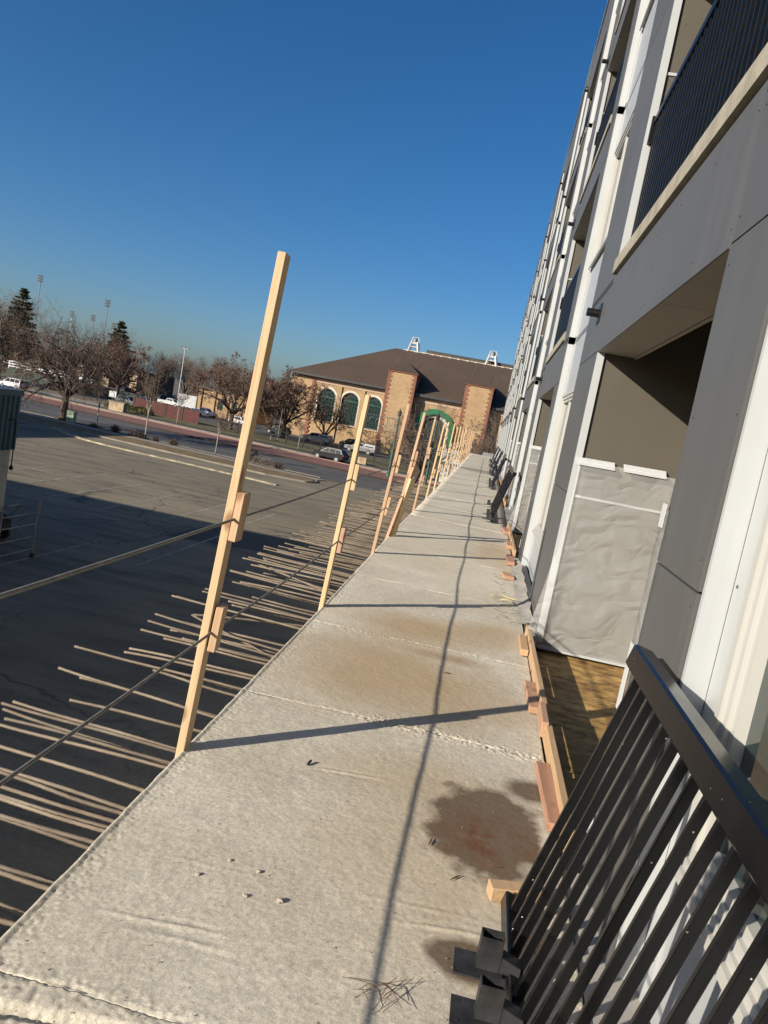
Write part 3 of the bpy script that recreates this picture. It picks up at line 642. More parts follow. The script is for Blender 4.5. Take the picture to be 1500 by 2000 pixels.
FX, P_, H_ = 0.70, 7.9, 2.85
apt = thing('apartment_building', 'new grey and white apartment building with recessed balconies along the walkway', 'building', (0, 0, 0))
MC = {}
def part(name, key, fn, mt, loc, parent=None, smooth=False):
    if key not in MC:
        mb = MB(); fn(mb); MC[key] = mb.mesh(name, mt, smooth)
    return link(name, MC[key], parent or apt, loc)
SOF0, SLB0 = 8.03, 8.65
def panel_box(mb, x0, x1, y0, y1, z0, z1, g=0.004): mb.box(x0, x1, y0 + g, y1 - g, z0 + g, z1 - g)
def rail_part(mb, y0, y1, z0):
    mb.box(0.735, 0.785, y0, y1, z0 + 1.02, z0 + 1.07); mb.box(0.74, 0.78, y0, y1, z0 + 0.09, z0 + 0.13)
NB = 32
for kb in range(-1, 10):
    for j in range(4):
        Y = 3.0 + P_ * kb; Z = H_ * j; lo = (0, Y, Z)
        if kb == -1 and j > 1: pass
        f0 = 'a' if j == 0 else ('d' if j == 3 else 'b')
        zb = 5.57 if j == 0 else 5.92                    # bottom of this storey's cladding (before offset)
        ztop = SLB0 - 0.03 if j < 3 else 18.45 - 3 * H_
        # near pier, far pier
        for nm, a, b2 in (('np', -0.6, 0.0), ('fp', 3.5, 4.9)):
            zs = [zb, 6.85, SOF0, ztop] if j == 0 else [zb - 0.22, SOF0, ztop]
            for q in range(len(zs) - 1):
                part('grey_panel', (nm, f0, q), lambda mb, a=a, b2=b2, z0=zs[q], z1=zs[q+1]: panel_box(mb, FX, FX + 0.16, a, b2, z0, z1), M['grey_panel'], lo)
        # band over the opening, two panels
        for q in range(2):
            part('grey_panel', ('band', f0, q), lambda mb, q=q: panel_box(mb, FX + 0.003, FX + 0.12, 1.75 * q, 1.75 * (q + 1), SOF0, ztop, 0.003), M['grey_panel'], lo)
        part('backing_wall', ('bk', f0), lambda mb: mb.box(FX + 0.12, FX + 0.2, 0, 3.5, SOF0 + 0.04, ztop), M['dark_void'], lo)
        # soffit boards
        for q in range(3):
            part('soffit_board', ('sof', q), lambda mb, q=q: mb.box(FX + 0.005, 1.0, 3.5 * q / 3 + 0.003, 3.5 * (q + 1) / 3 - 0.003, SOF0 - 0.012, SOF0 + 0.012), M['soffit'], lo)
        part('soffit_edge', 'sofe', lambda mb: mb.box(0.985, 1.012, 0.01, 3.49, SOF0 - 0.02, SOF0 + 0.05), M['soffit'], lo)
        part('drip_edge', 'drip', lambda mb: mb.box(FX - 0.006, FX + 0.004, 0.0, 3.5, SOF0 - 0.014, SOF0 + 0.03), M['white_trim'] if False else M['grey_panel'], lo)
        # recess walls and ceiling
        part('side_wall', ('sw', f0), lambda mb: mb.box(FX + 0.02, 2.4, 3.502, 3.6, zb - 0.2, SOF0 + 0.55), M['taupe_panel'], lo)
        part('side_wall', ('sw2', f0), lambda mb: mb.box(FX + 0.02, 2.4, -0.1, -0.002, zb - 0.2, SOF0 + 0.55), M['taupe_panel'], lo)
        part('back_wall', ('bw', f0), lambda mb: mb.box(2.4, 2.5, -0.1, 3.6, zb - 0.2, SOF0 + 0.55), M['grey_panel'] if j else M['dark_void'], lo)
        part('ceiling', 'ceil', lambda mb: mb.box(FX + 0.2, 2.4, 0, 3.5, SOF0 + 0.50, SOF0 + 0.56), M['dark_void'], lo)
        dr = part('balcony_door', ('door', f0), lambda mb: (mb.box(2.36, 2.4, 0.7, 0.78, zb, zb + 2.1), mb.box(2.36, 2.4, 2.72, 2.8, zb, zb + 2.1), mb.box(2.36, 2.4, 1.71, 1.79, zb, zb + 2.1), mb.box(2.36, 2.4, 0.78, 2.72, zb + 2.1, zb + 2.18)), M['vinyl'], lo)
        part('pane', ('doorp', f0), lambda mb: mb.box(2.375, 2.39, 0.78, 2.72, zb, zb + 2.1), M['glass'], (0, 0, 0), dr)
        # white jamb trim at the far corner of the opening
        part('jamb_trim', ('jt', f0), lambda mb: (mb.box(FX - 0.004, FX + 0.055, 3.478, 3.4995, zb, SOF0 - 0.016)), M['white_trim'], lo)
        if j == 0:
            part('seam_trim', 'st0', lambda mb: mb.box(FX + 0.06, 2.3, 3.492, 3.5015, 6.83, 6.85), M['white_trim'], lo)
            part('subfloor', 'osb', lambda mb: mb.box(0.65, 2.4, 0.0, 3.5, 5.44, 5.50), M['osb'], lo)
        else:
            for q, zz in enumerate((6.55, 7.32)):
                part('seam_trim', ('st', q), lambda mb, zz=zz: mb.box(FX + 0.06, 2.3, 3.492, 3.5015, zz, zz + 0.022), M['white_trim'], lo)
        if j < 3:
            part('balcony_slab', 'slab', lambda mb: mb.box(FX - 0.018, 2.4, -0.02, 3.56, SLB0, SLB0 + 0.11), M['slab'], lo)
            part('slab_gap_shadow', 'slabgap', lambda mb: mb.box(FX + 0.03, FX + 0.16, 0.0, 3.5, SLB0 - 0.035, SLB0), M['dark_void'], lo)  # near-black strip paints the shadow line of the gap below the slab
        if j > 0:
            z0 = SLB0 + 0.11 - H_
            rl = part('balcony_railing', 'rail', lambda mb: (rail_part(mb, 0.03, 3.46, z0), mb.box(0.72, 0.80, 3.44, 3.49, z0 + 0.88, z0 + 1.08), mb.box(0.72, 0.80, 0.01, 0.06, z0 + 0.88, z0 + 1.08)), M['black'], lo)
            if kb in (0, 1) and j == 1:
                for q in range(NB): part('baluster', 'bal1', lambda mb: mb.box(0.745, 0.775, -0.01, 0.01, z0 + 0.13, z0 + 1.02), M['black'], (0, 0.12 + 0.1045 * q, 0), rl)
            else:
                part('balusters', 'bals', lambda mb: [mb.box(0.745, 0.775, 0.11 + 0.1045 * q, 0.13 + 0.1045 * q, z0 + 0.13, z0 + 1.02) for q in range(NB)], M['black'], (0, 0, 0), rl)
        if j == 0: part('base_ledge', 'ledge', lambda mb: mb.box(0.612, FX + 0.09, 3.56, 7.84, 5.30, 5.585), M['podium'], lo)
        # scupper pipe
        def scup(mb):
            mb.tube([(FX - 0.115, 3.98, 8.40), (FX + 0.02, 3.98, 8.40)], 0.036, 14); mb.box(FX - 0.012, FX - 0.001, 3.90, 4.06, 8.32, 8.48)
        part('scupper', 'scup', scup, M['black'], lo)
        # white bay with window
        wz0, wz1 = (6.10, 7.87) if j == 0 else (6.62, 8.02)
        XW = FX + 0.10
        w0, w1 = 5.55, 7.12
        zc = zb + 0.02
        rects = [(4.9, w0, wz0, wz1), (4.9, w1 + 0.02, zc - (0 if j == 0 else .25), wz0), (4.9, w1 + 0.02, wz1, ztop)]
        for q, (a, b2, z0, z1) in enumerate(rects):
            part('white_panel', ('wp', f0, q), lambda mb, a=a, b2=b2, z0=z0, z1=z1: panel_box(mb, XW, XW + 0.06, a, b2, z0, z1, 0.003), M['white_panel'], lo)
        part('backing_wall', ('bk2', f0), lambda mb: mb.box(XW + 0.062, XW + 0.1, 4.9, 7.3, zc - .25, ztop), M['sealant'], lo)
        part('corner_trim', ('ct', f0), lambda mb: (mb.box(XW - 0.012, XW + 0.05, w1 + 0.022, 7.272, zb - (0 if j == 0 else .24), ztop), mb.box(FX + 0.012, XW - 0.013, 7.274, 7.297, zb - (0 if j == 0 else .24), ztop)), M['white_trim'], lo)
        def winf(mb):
            for k_, (i_, x_) in enumerate(((0.0, -0.03), (0.035, -0.018), (0.07, -0.004))):
                a, b2, c_, d_ = w0 + i_, w1 - i_, wz0 + i_, wz1 - i_; t_ = 0.0355
                X0, X1 = XW + x_, XW + 0.055
                mb.box(X0, X1, a, a + t_, c_, d_); mb.box(X0, X1, b2 - t_, b2, c_, d_)
                mb.box(X0, X1, a + t_, b2 - t_, c_, c_ + t_); mb.box(X0, X1, a + t_, b2 - t_, d_ - t_, d_)
            mb.box(XW, XW + 0.055, (w0 + w1) / 2 - 0.03, (w0 + w1) / 2 + 0.03, wz0 + 0.1, wz1 - 0.1)
            mb.box(XW - 0.045, XW - 0.03, w0 - 0.03, w1 + 0.01, wz0 - 0.03, wz0 + 0.008)
        wn = part('window', ('win', f0), winf, M['vinyl'], lo)
        part('pane', ('pane', f0), lambda mb: mb.box(XW + 0.03, XW + 0.04, w0 + 0.1, w1 - 0.1, wz0 + 0.1, wz1 - 0.1), M['glass'], (0, 0, 0), wn)
yE = 3.0 + P_ * 10 - 0.62
box_obj('main_wall', M['grey_panel'], apt, 2.52, 16, -5.6, yE, 5.3, 18.3)
box_obj('end_wall', M['white_panel'], apt, 0.80, 2.5, yE - 0.02, yE + 0.25, 5.3, 18.42)
box_obj('podium_wall', M['podium'], apt, -0.55, 16, -9, yE + 0.3, 0, 5.335)
box_obj('parapet_cap', M['white_trim'], apt, 0.66, 1.1, -5.6, yE + 0.3, 18.46, 18.53)
for kb in range(-1, 10):
    part('upper_wall', 'uw', lambda mb: mb.box(FX + 0.2, 2.5, -0.6, 7.3, 17.0, 18.4), M['grey_panel'], (0, 3.0 + P_ * kb, 0))

fs = MB()
def screw(x, y, z, nx): fs.tube([(x, y, z), (x - .003, y, z)] if nx else [(x, y, z), (x, y - .003, z)], .0055, 7)
for Y in (3.0, 10.9):
    for j in range(2):
        for z in (5.75, 6.3, 6.8, 6.95, 7.4, 7.95, 8.12, 8.5):
            for y in (-.56, -.05, 3.55, 4.2, 4.85): screw(FX - .001, Y + y, z + j * H_, True)
        for z in (8.1, 8.52):
            for y in (.05, .6, 1.2, 1.7, 1.8, 2.4, 3.0, 3.45): screw(FX + .002, Y + y, z + j * H_, True)
        for x in (.82, 1.25, 1.7, 2.15):
            for z in (5.9, 6.5, 7.1, 7.7): screw(x, Y + 3.501, z + j * H_, False)
for Y in (-4.9, 3.0):
    for z in (5.75, 6.2, 6.9, 7.6, 8.2):
        for y in (7.16, 7.24): screw(FX + .088, Y + y, z, True)
fo = fs.build('fasteners', M['grey_panel'], apt); fo['kind'] = 'stuff'
# ------------------------------------------------------------------ polythene sheets taped into the ground storey recesses
mt, nt, bs = newmat('polythene'); M['poly'] = mt
tc = N(nt, 'ShaderNodeTexCoord').outputs['Object']
bs.inputs['Base Color'].default_value = (0.70, 0.71, 0.69, 1); bs.inputs['Coat Weight'].default_value = 0.7; bs.inputs['Coat Roughness'].default_value = 0.12; bs.inputs['Roughness'].default_value = 0.21
bs.inputs['Alpha'].default_value = 0.27; bs.inputs['Specular IOR Level'].default_value = 0.75
h1 = noise(nt, mapping(nt, tc, (3, 1, 6), rot=(0, rad(25), 0)), 1.5, 1.5, 0.5, 0.5); h2 = noise(nt, tc, 9, 1, 0.5, 0.3)
dn = N(nt, 'ShaderNodeTexNoise'); dn.inputs['Scale'].default_value = 3.0; dn.inputs['Detail'].default_value = 1; L(nt, tc, dn.inputs['Vector'])
dv = N(nt, 'ShaderNodeVectorMath', operation='MULTIPLY_ADD'); L(nt, dn.outputs['Color'], dv.inputs[0]); dv.inputs[1].default_value = (0.35, 0.35, 0.35); L(nt, tc, dv.inputs[2])
def crease(sc, rot, st):
    vo = N(nt, 'ShaderNodeTexVoronoi', feature='DISTANCE_TO_EDGE'); vo.inputs['Scale'].default_value = sc
    L(nt, mapping(nt, dv.outputs[0], st, rot=(0, rad(rot), 0)), vo.inputs['Vector']); return mth(nt, 'MINIMUM', vo.outputs['Distance'], 0.22)
hh = mth(nt, 'ADD', crease(2.3, 28, (0.7, 1, 2.2)), mth(nt, 'MULTIPLY', crease(5.0, -15, (1, 1, 1.6)), 0.25))
bump(nt, bs, hh, 0.8, 0.06)
def poly(k_, lab, seed):
    Y = 3.0 + P_ * k_ + 3.455
    t = thing('plastic_sheet', lab, 'plastic sheet', (0.74, Y, 5.56), 'plastic sheets hung in the balcony recesses')
    mb = MB(); nx, nz = 40, 52; W, Hh = 1.75, 1.58
    v_ = VN(seed)
    for i in range(nx + 1):
        for q in range(nz + 1):
            u, s = i / nx, q / nz
            x = 0.735 + W * u - (0.16 * (1 - s) ** 2 * (1 - u) ** 3 * (1 if s < .5 else .6))
            amp = (1 - 0.8 * s)
            n1 = float(v_(np.array(u * 3.2 + s * 2.2), np.array(s * 3.4))); n2 = float(v_(np.array(u * 6.0 - s * 3.0 + 50), np.array(s * 4.5 + u * 4 + 90)))
            y = Y - 0.03 - 0.055 * amp * (n1 + 0.5) - 0.022 * (1 - .4 * s) * n2
            if u < 0.06 and s < .55: y -= 0.12 * (0.55 - s)
            mb.v.append((x, y, 5.55 + Hh * s + 0.01 * math.sin(u * 7)))
    for i in range(nx):
        for q in range(nz): a = i * (nz + 1) + q; mb.f.append((a, a + nz + 1, a + nz + 2, a + 1))
    mb.build('sheet', M['poly'], t, smooth=True, fix=False)
    for a, b2, z in ((0.70, 1.02, 7.10), (1.09, 1.43, 7.11)):
        MB().add([(a, Y - 0.050, z), (b2, Y - 0.048, z + 0.004), (b2, Y + 0.030, z + 0.066), (a, Y + 0.030, z + 0.06)], [(0, 1, 2, 3)]).build('tape', M['tape'], t)
    MB().box(0.72, 2.2, Y - 0.03, Y + 0.03, 5.528, 5.55).build('bottom_batten', M['white_trim'], t)
    # narrow strip of sheet wrapped on the near pier corner, with tape
    Y0 = 3.0 + P_ * k_
    mb = MB()
    for q in range(21):
        s = q / 20; wv = 0.008 * math.sin(q * 1.9)
        mb.v += [(FX - 0.006 + wv * .2, Y0 - 0.045 + wv, 5.6 + 1.45 * s), (FX - 0.012, Y0 + 0.03 + wv, 5.6 + 1.45 * s), (FX + 0.1, Y0 + 0.05, 5.6 + 1.45 * s)]
    for q in range(20):
        for e in range(2): a = q * 3 + e; mb.f.append((a, a + 1, a + 4, a + 3))
    mb.build('edge_strip', M['poly'], t, smooth=True, fix=False)
    for z0, z1 in ((6.98, 7.07), (6.25, 6.52), (5.72, 5.85)):
        MB().box(FX - 0.016, FX - 0.013, Y0 - 0.03, Y0 + 0.03, z0, z1).build('tape', M['tape'], t)
poly(0, 'crinkled clear plastic sheet taped in the nearest balcony recess', 31)
poly(1, 'clear plastic sheet taped in the second balcony recess beyond the window', 32)
poly(2, 'clear plastic sheet hung in the third balcony recess', 33)
poly(3, 'clear plastic sheet hung in the fourth balcony recess', 34)

# ------------------------------------------------------------------ black railing panels leaning on the wall
def bevbox(mb_name, sx, sy, sz, mt, bev=0.004):
    me = stick(sx, sy, sz, bev); me.materials.append(mt); return me
LR = 3.45
lean = math.atan2(0.245, 0.97)
top_me = bevbox('top', 0.07, LR, 0.078, M['black_rail'], 0.008); bot_me = bevbox('bot', 0.05, LR, 0.05, M['black_rail'], 0.005); bal_me = bevbox('bal', 0.027, 0.015, 0.92, M['black_rail'], 0.002)
def tube_open(sx, sy, h, t):
    mb = MB()
    o = [(-sx, -sy), (sx, -sy), (sx, sy), (-sx, sy)]; i_ = [(-sx + t, -sy + t), (sx - t, -sy + t), (sx - t, sy - t), (-sx + t, sy - t)]
    for ring, z in ((o, 0), (o, h), (i_, h), (i_, 0.01)): mb.v += [(a, b2, z) for a, b2 in ring]
    for r_ in range(3):
        for k_ in range(4): mb.f.append((r_*4+k_, r_*4+(k_+1) % 4, (r_+1)*4+(k_+1) % 4, (r_+1)*4+k_))
    mb.f.append((12, 13, 14, 15)); mb.f.append((3, 2, 1, 0)); return mb
tube_me = tube_open(0.034, 0.024, 0.10, 0.004).mesh('stub', M['bracket'])
pl = MB(); pl.box(-0.098, 0.045, -0.055, 0.055, 0, 0.007); plate_me = pl.mesh('plate', M['bracket'])
hol = MB()
for yy in (-0.036, 0.036): hol.tube([(-0.08, yy, 0.0055), (-0.08, yy, 0.0082)], 0.007, 12)
hole_me = hol.mesh('holes', M['rubber'])
gus = MB(); gus.prism([(0.03, 0.0), (0.105, 0.0), (0.105, 0.028), (0.03, 0.055)], -0.022, 0.022, 'y'); gus_me = gus.mesh('gusset', M['bracket'])
def railing(y0, xb, lab, brs):
    t = thing('railing_panel', lab, 'railing', (xb, y0, 5.612), 'black railing panels leaning on the wall')
    t.rotation_euler = (0, lean, 0)
    link('top_rail', top_me, t, (0, LR / 2, 0.995)); link('bottom_rail', bot_me, t, (0, LR / 2, 0.03))
    nb = 33
    for q in range(nb): link('baluster', bal_me, t, (0, 0.10 + (LR - 0.20) * q / (nb - 1), 0.515))
    for q, yy in enumerate(brs):
        b_ = link('bracket', tube_me, t, (-0.085, yy, 0.03), (0, -lean, 0))
        link('plate', plate_me, b_, (0, 0, -0.014)); link('bolt_holes', hole_me, b_, (0, 0, -0.014)); link('gusset', gus_me, b_, (-0.01, 0.0, 0.0))
    return t
railing(2.56 - LR, 0.372, 'nearest black steel railing panel leaning on the white wall at right', (LR - 0.40, LR - 0.60, 0.4))
railing(14.4, 0.30, 'second black railing panel, large in the middle distance on the walkway', (0.06, 0.95, LR - 0.3))
railing(23.4, 0.30, 'third black railing panel leaning further along the walkway', (0.06, 1.6, LR - 0.3))
railing(31.2, 0.29, 'fourth black railing panel leaning far along the walkway', (0.06, 1.6, LR - 0.3))
railing(38.4, 0.27, 'fifth black railing panel leaning near the walkway end', (0.06, 1.6, LR - 0.3))
railing(46.0, 0.25, 'farthest black railing panel at the end of the walkway', (0.06, 1.6, LR - 0.3))
# ------------------------------------------------------------------ buildings across the street
def brickmat(name, c1, c2, mortar, scale):
    mt, nt, bs = newmat(name); p = N(nt, 'ShaderNodeNewGeometry').outputs['Position']
    sx = N(nt, 'ShaderNodeSeparateXYZ'); L(nt, p, sx.inputs[0]); cb = N(nt, 'ShaderNodeCombineXYZ')
    L(nt, mth(nt, 'ADD', sx.outputs[0], sx.outputs[1]), cb.inputs[0]); L(nt, sx.outputs[2], cb.inputs[1])
    br = N(nt, 'ShaderNodeTexBrick'); br.inputs['Scale'].default_value = scale
    br.inputs['Color1'].default_value = (*c1, 1); br.inputs['Color2'].default_value = (*c2, 1); br.inputs['Mortar'].default_value = (*mortar, 1); br.inputs['Mortar Size'].default_value = 0.02
    L(nt, cb.outputs[0], br.inputs['Vector'])
    n1 = noise(nt, p, 0.35, 6, 0.65); n2 = noise(nt, mapping(nt, p, (1, 1, 4)), 1.2, 4)
    cc = mixc(nt, 0.55, br.outputs['Color'], ramp(nt, n1, [(0.3, (0.36, 0.36, 0.36)), (0.7, (0.62, 0.62, 0.62))]), 'OVERLAY')
    cc = mixc(nt, mth(nt, 'MULTIPLY', ramp(nt, n2, [(0.5, (0, 0, 0)), (0.75, (1, 1, 1))]), 0.3), cc, tuple(x * 0.65 for x in c1))
    L(nt, cc, bs.inputs['Base Color']); bs.inputs['Roughness'].default_value = 0.85
    bump(nt, bs, br.outputs['Fac'], -0.2, 0.02)
    return mt
M['tan_brick'] = brickmat('tan_brick', (0.300, 0.193, 0.095), (0.365, 0.243, 0.125), (0.29, 0.205, 0.125), 1.0)
M['red_brick'] = brickmat('red_brick', (0.17, 0.064, 0.036), (0.22, 0.086, 0.05), (0.20, 0.11, 0.07), 1.5)
M['pink_stone'] = mat('pink_stone', (0.38, 0.27, 0.185), 0.8, 0.1, 0.8, world=True)
M['white_stone'] = mat('white_stone', (0.48, 0.44, 0.36), 0.75, 0.1, 1.5, world=True)
M['green_paint'] = mat('green_steel_paint', (0.008, 0.13, 0.055), 0.45, 0.15, 1.0, world=True)
M['dark_green'] = mat('dark_green_paint', (0.018, 0.062, 0.046), 0.45, 0.2, 1.0, world=True)
M['gutter'] = mat('dark_gutter', (0.035, 0.035, 0.038), 0.5, 0.2, 0.5, world=True)
mt, nt, bs = newmat('brown_shingles'); M['shingle'] = mt
p = N(nt, 'ShaderNodeNewGeometry').outputs['Position']
a = noise(nt, mapping(nt, p, (2.5, 2.5, 8)), 1, 4, 0.7); b = noise(nt, p, 0.12, 5); c = noise(nt, p, 5, 3, 0.7)
cc = ramp(nt, a, [(0.3, (0.044, 0.028, 0.018)), (0.7, (0.076, 0.049, 0.031))])
cc = mixc(nt, 0.4, cc, ramp(nt, b, [(0.3, (0.35,) * 3), (0.7, (0.62,) * 3)]), 'OVERLAY'); cc = mixc(nt, 0.4, cc, ramp(nt, c, [(0.3, (0.3,) * 3), (0.7, (0.7,) * 3)]), 'OVERLAY')
L(nt, cc, bs.inputs['Base Color']); bs.inputs['Roughness'].default_value = 0.9; bump(nt, bs, a, 0.5, 0.08)
M['white_metal'] = mat('white_equipment', (0.44, 0.44, 0.44), 0.45, 0.08, 2)
M['stone'] = mat('rough_tan_stone', (0.36, 0.27, 0.17), 0.85, 0.4, 1.2, bmp=0.8, bscale=3, bdist=0.1, world=True)

FY = 150.0
hall = thing('brick_hall', 'tan brick hall with brown hipped roof, arched windows and two towers', 'building', (-10, FY, 0))
XA, XB, EZ = -41, 24, 12.35
wall = MB()
# front wall pieces around the openings: windows and the big entrance arch
WIN = [-33.2, -28.5, -23.9]
box_obj('rear_wall', M['tan_brick'], hall, XA, XB, FY + 0.6, FY + 42, 0, EZ)
def arch_wall(mb, x0, x1, z0, z1, cx, hw, zs, zb, y0, y1, n=16):
    # wall panel x0..x1, z0..z1 with an arched opening: half width hw, sill zb, spring zs
    pts = [(cx + hw * math.cos(math.pi * k / n), zs + hw * math.sin(math.pi * k / n)) for k in range(n + 1)]
    for y in (y0,):
        if zb > z0: mb.box(x0, x1, y0, y1, z0, zb)
        mb.box(x0, cx - hw, y0, y1, zb, zs); mb.box(cx + hw, x1, y0, y1, zb, zs)
        for (a, b2) in zip(pts, pts[1:]):
            mb.add([(a[0], y0, a[1]), (b2[0], y0, b2[1]), (b2[0], y0, z1), (a[0], y0, z1), (a[0], y1, a[1]), (b2[0], y1, b2[1]), (b2[0], y1, z1), (a[0], y1, z1)],
                   [(0, 1, 2, 3), (4, 7, 6, 5), (0, 4, 5, 1), (2, 6, 7, 3)])
        mb.box(x0, cx - hw, y0, y1, zs, z1); mb.box(cx + hw, x1, y0, y1, zs, z1)
def ring(mb, cx, zs, r0, r1, y0, y1, n=20, legs=0.0):
    for k in range(n):
        a, b2 = math.pi * k / n, math.pi * (k + 1) / n
        q = [(cx + r * math.cos(t), zs + r * math.sin(t)) for r, t in ((r0, a), (r1, a), (r1, b2), (r0, b2))]
        mb.prism(q, y0, y1, 'y')
    if legs:
        for s in (-1, 1): mb.box(min(cx + s*r0, cx + s*r1), max(cx + s*r0, cx + s*r1), y0, y1, zs - legs, zs)
ZS, ZB = 8.55, 3.95; HW = 1.72
edges = [-36.2, -30.85, -26.2, -21.7]
for i, cx in enumerate(WIN):
    mb = MB(); arch_wall(mb, edges[i], edges[i+1], 0, 11.1, cx, HW, ZS, ZB, FY, FY + 0.58); mb.build('wall_panel', M['tan_brick'], hall)
    mb = MB(); ring(mb, cx, ZS, HW, HW + 0.42, FY - 0.12, FY + 0.02, 18, ZS - ZB); so = mb.build('window_surround', M['white_stone'], hall)
    fr = MB()
    ring(fr, cx, ZS, HW - 0.16, HW, FY + 0.2, FY + 0.34, 18, ZS - ZB)
    fr.box(cx - HW, cx + HW, FY + 0.2, FY + 0.34, ZS - 0.12, ZS + 0.12); fr.box(cx - HW, cx + HW, FY + 0.2, FY + 0.34, ZB, ZB + 0.14)
    for k in range(1, 6): x = cx - HW + 2 * HW * k / 6; fr.box(x - 0.028, x + 0.028, FY + 0.26, FY + 0.32, ZB, ZS)
    for k in range(1, 6): z = ZB + (ZS - ZB) * k / 6; fr.box(cx - HW, cx + HW, FY + 0.26, FY + 0.32, z - 0.028, z + 0.028)
    for k in range(1, 6):
        t = math.pi * k / 6; fr.beam((cx, FY + 0.27, ZS), (cx + HW * math.cos(t), FY + 0.27, ZS + HW * math.sin(t)), 0.08, 0.08, (0, 1, 0))
    ring(fr, cx, ZS, HW * .55, HW * .55 + .09, FY + 0.22, FY + 0.32, 14)
    wn = fr.build('window', M['dark_green'], hall)
    pm_ = [(cx + (HW - .1) * math.cos(math.pi * k / 18), ZS + (HW - .1) * math.sin(math.pi * k / 18)) for k in range(19)] + [(cx - HW + .1, ZB + .1), (cx + HW - .1, ZB + .1)]
    MB().prism(pm_, FY + 0.36, FY + 0.40, 'y').build('pane', M['brick_glass'], wn)
    MB().box(cx - HW - .5, cx + HW + .5, FY - 0.2, FY + 0.02, ZB - 0.3, ZB).build('sill', M['pink_stone'], wn)
for x in (-30.85, -26.2): box_obj('pilaster', M['tan_brick'], hall, x - 0.38, x + 0.38, FY - 0.28, FY - 0.003, 0, 11.1)
box_obj('end_pavilion', M['tan_brick'], hall, XA, -36.25, FY - 0.15, FY + 0.58, 0, 11.9)
box_obj('small_window', M['dark_green'], hall, -39.8, -38.6, FY - 0.2, FY - 0.16, 8.6, 10.0)
box_obj('frieze', M['pink_stone'], hall, -36.2, -21.75, FY - 0.12, FY + 0.5, 11.12, 11.95)
box_obj('frieze', M['pink_stone'], hall, -16.2, -6.75, FY - 0.12, FY + 0.5, 10.85, 11.95)
box_obj('frieze', M['pink_stone'], hall, -1.35, 24, FY - 0.12, FY + 0.5, 11.12, 11.95)
# entrance bay
CX, CZ = -11.35, 6.2
mb = MB(); arch_wall(mb, -16.15, -6.75, 0, 10.84, CX, 3.75, CZ, 0.0, FY, FY + 0.58, 20); mb.build('entrance_wall', M['tan_brick'], hall)
mb = MB(); ring(mb, CX, CZ, 2.95, 4.0, FY - 0.5, FY - 0.02, 24, CZ); mb.build('green_arch', M['green_paint'], hall)
mb = MB(); ring(mb, CX, CZ, 2.35, 2.94, FY + 0.1, FY + 0.5, 24, CZ); mb.build('inner_arch', M['white_stone'], hall)
en = MB()
for k in range(6): x = CX - 2.2 + 0.88 * k; en.box(x - .06, x + .06, FY + 1.4, FY + 1.5, 0, CZ + 1.6)
en.box(CX - 2.4, CX + 2.4, FY + 1.4, FY + 1.5, 2.7, 3.6); en.box(CX - 2.4, CX + 2.4, FY + 1.4, FY + 1.5, 5.4, 5.6)
en.build('entrance_frame', M['green_paint'], hall)
box_obj('entrance_glass', M['brick_glass'], hall, CX - 3.7, CX + 3.7, FY + 0.582, FY + 0.598, 0, 10)
# right wing
for cx in (3.2, 9.5, 15.8):
    mb = MB(); arch_wall(mb, cx - 4.5 if cx < 5 else cx - 3.15, cx + 3.15, 0, 11.1, cx, HW, ZS, ZB, FY, FY + 0.58); mb.build('wall_panel', M['tan_brick'], hall)
    mb = MB(); ring(mb, cx, ZS, HW, HW + 0.42, FY - 0.12, FY + 0.02, 18, ZS - ZB); mb.build('window_surround', M['white_stone'], hall)
    box_obj('window', M['dark_green'], hall, cx - 0.06, cx + .06, FY + .3, FY + .4, ZB, ZS + HW)
    box_obj('pane', M['brick_glass'], hall, cx - HW, cx + HW, FY + .45, FY + .5, ZB, ZS + HW)
# towers with red quoins
for nm, x0, x1 in (('a', -21.7, -16.15), ('b', -6.72, -1.4)):
    zt = 15.75; y0 = FY - 2.3; y1 = FY + 6
    box_obj('tower', M['tan_brick'], hall, x0 + 0.35, x1 - 0.35, y0, y1, 0, zt)
    q = MB(); nq = 38; hq = zt / nq
    for k in range(nq):
        wq = 0.85 if k % 2 else 0.52
        for a, b2 in ((x0, x0 + wq), (x1 - wq, x1)): q.box(a, b2, y0 - 0.05, y0 + 0.6 + (0.25 if k % 2 else 0), k * hq + 0.01, (k + 1) * hq - 0.01)
    q.box(x0, x0 + .34, y0 + .8, y1, 0, zt); q.box(x1 - .34, x1, y0 + .8, y1, 0, zt)
    q.build('quoins', M['red_brick'], hall)
    box_obj('tower_cap', M['red_brick'], hall, x0 - 0.2, x1 + 0.2, y0 - 0.25, y1, zt, zt + 0.2)
    cxm = (x0 + x1) / 2; yb = FY + 9
    MB().add([(x0 - .3, y0 - .35, zt + .2), (x1 + .3, y0 - .35, zt + .2), (x1 + .3, yb, zt + .2), (x0 - .3, yb, zt + .2), (cxm, FY + 3.2, zt + 2.5), (cxm, yb + 3, zt + 2.5)],
             [(0, 1, 4), (1, 2, 5, 4), (3, 0, 4, 5), (2, 3, 5), (0, 3, 2, 1)]).build('tower_roof', M['shingle'], hall)
q = MB()
for k in range(28):
    wq = 0.8 if k % 2 else 0.55; q.box(-36.6, -36.6 + wq, FY - 0.22, FY + 0.3, k * .42, k * .42 + .40)
q.build('quoins', M['red_brick'], hall)
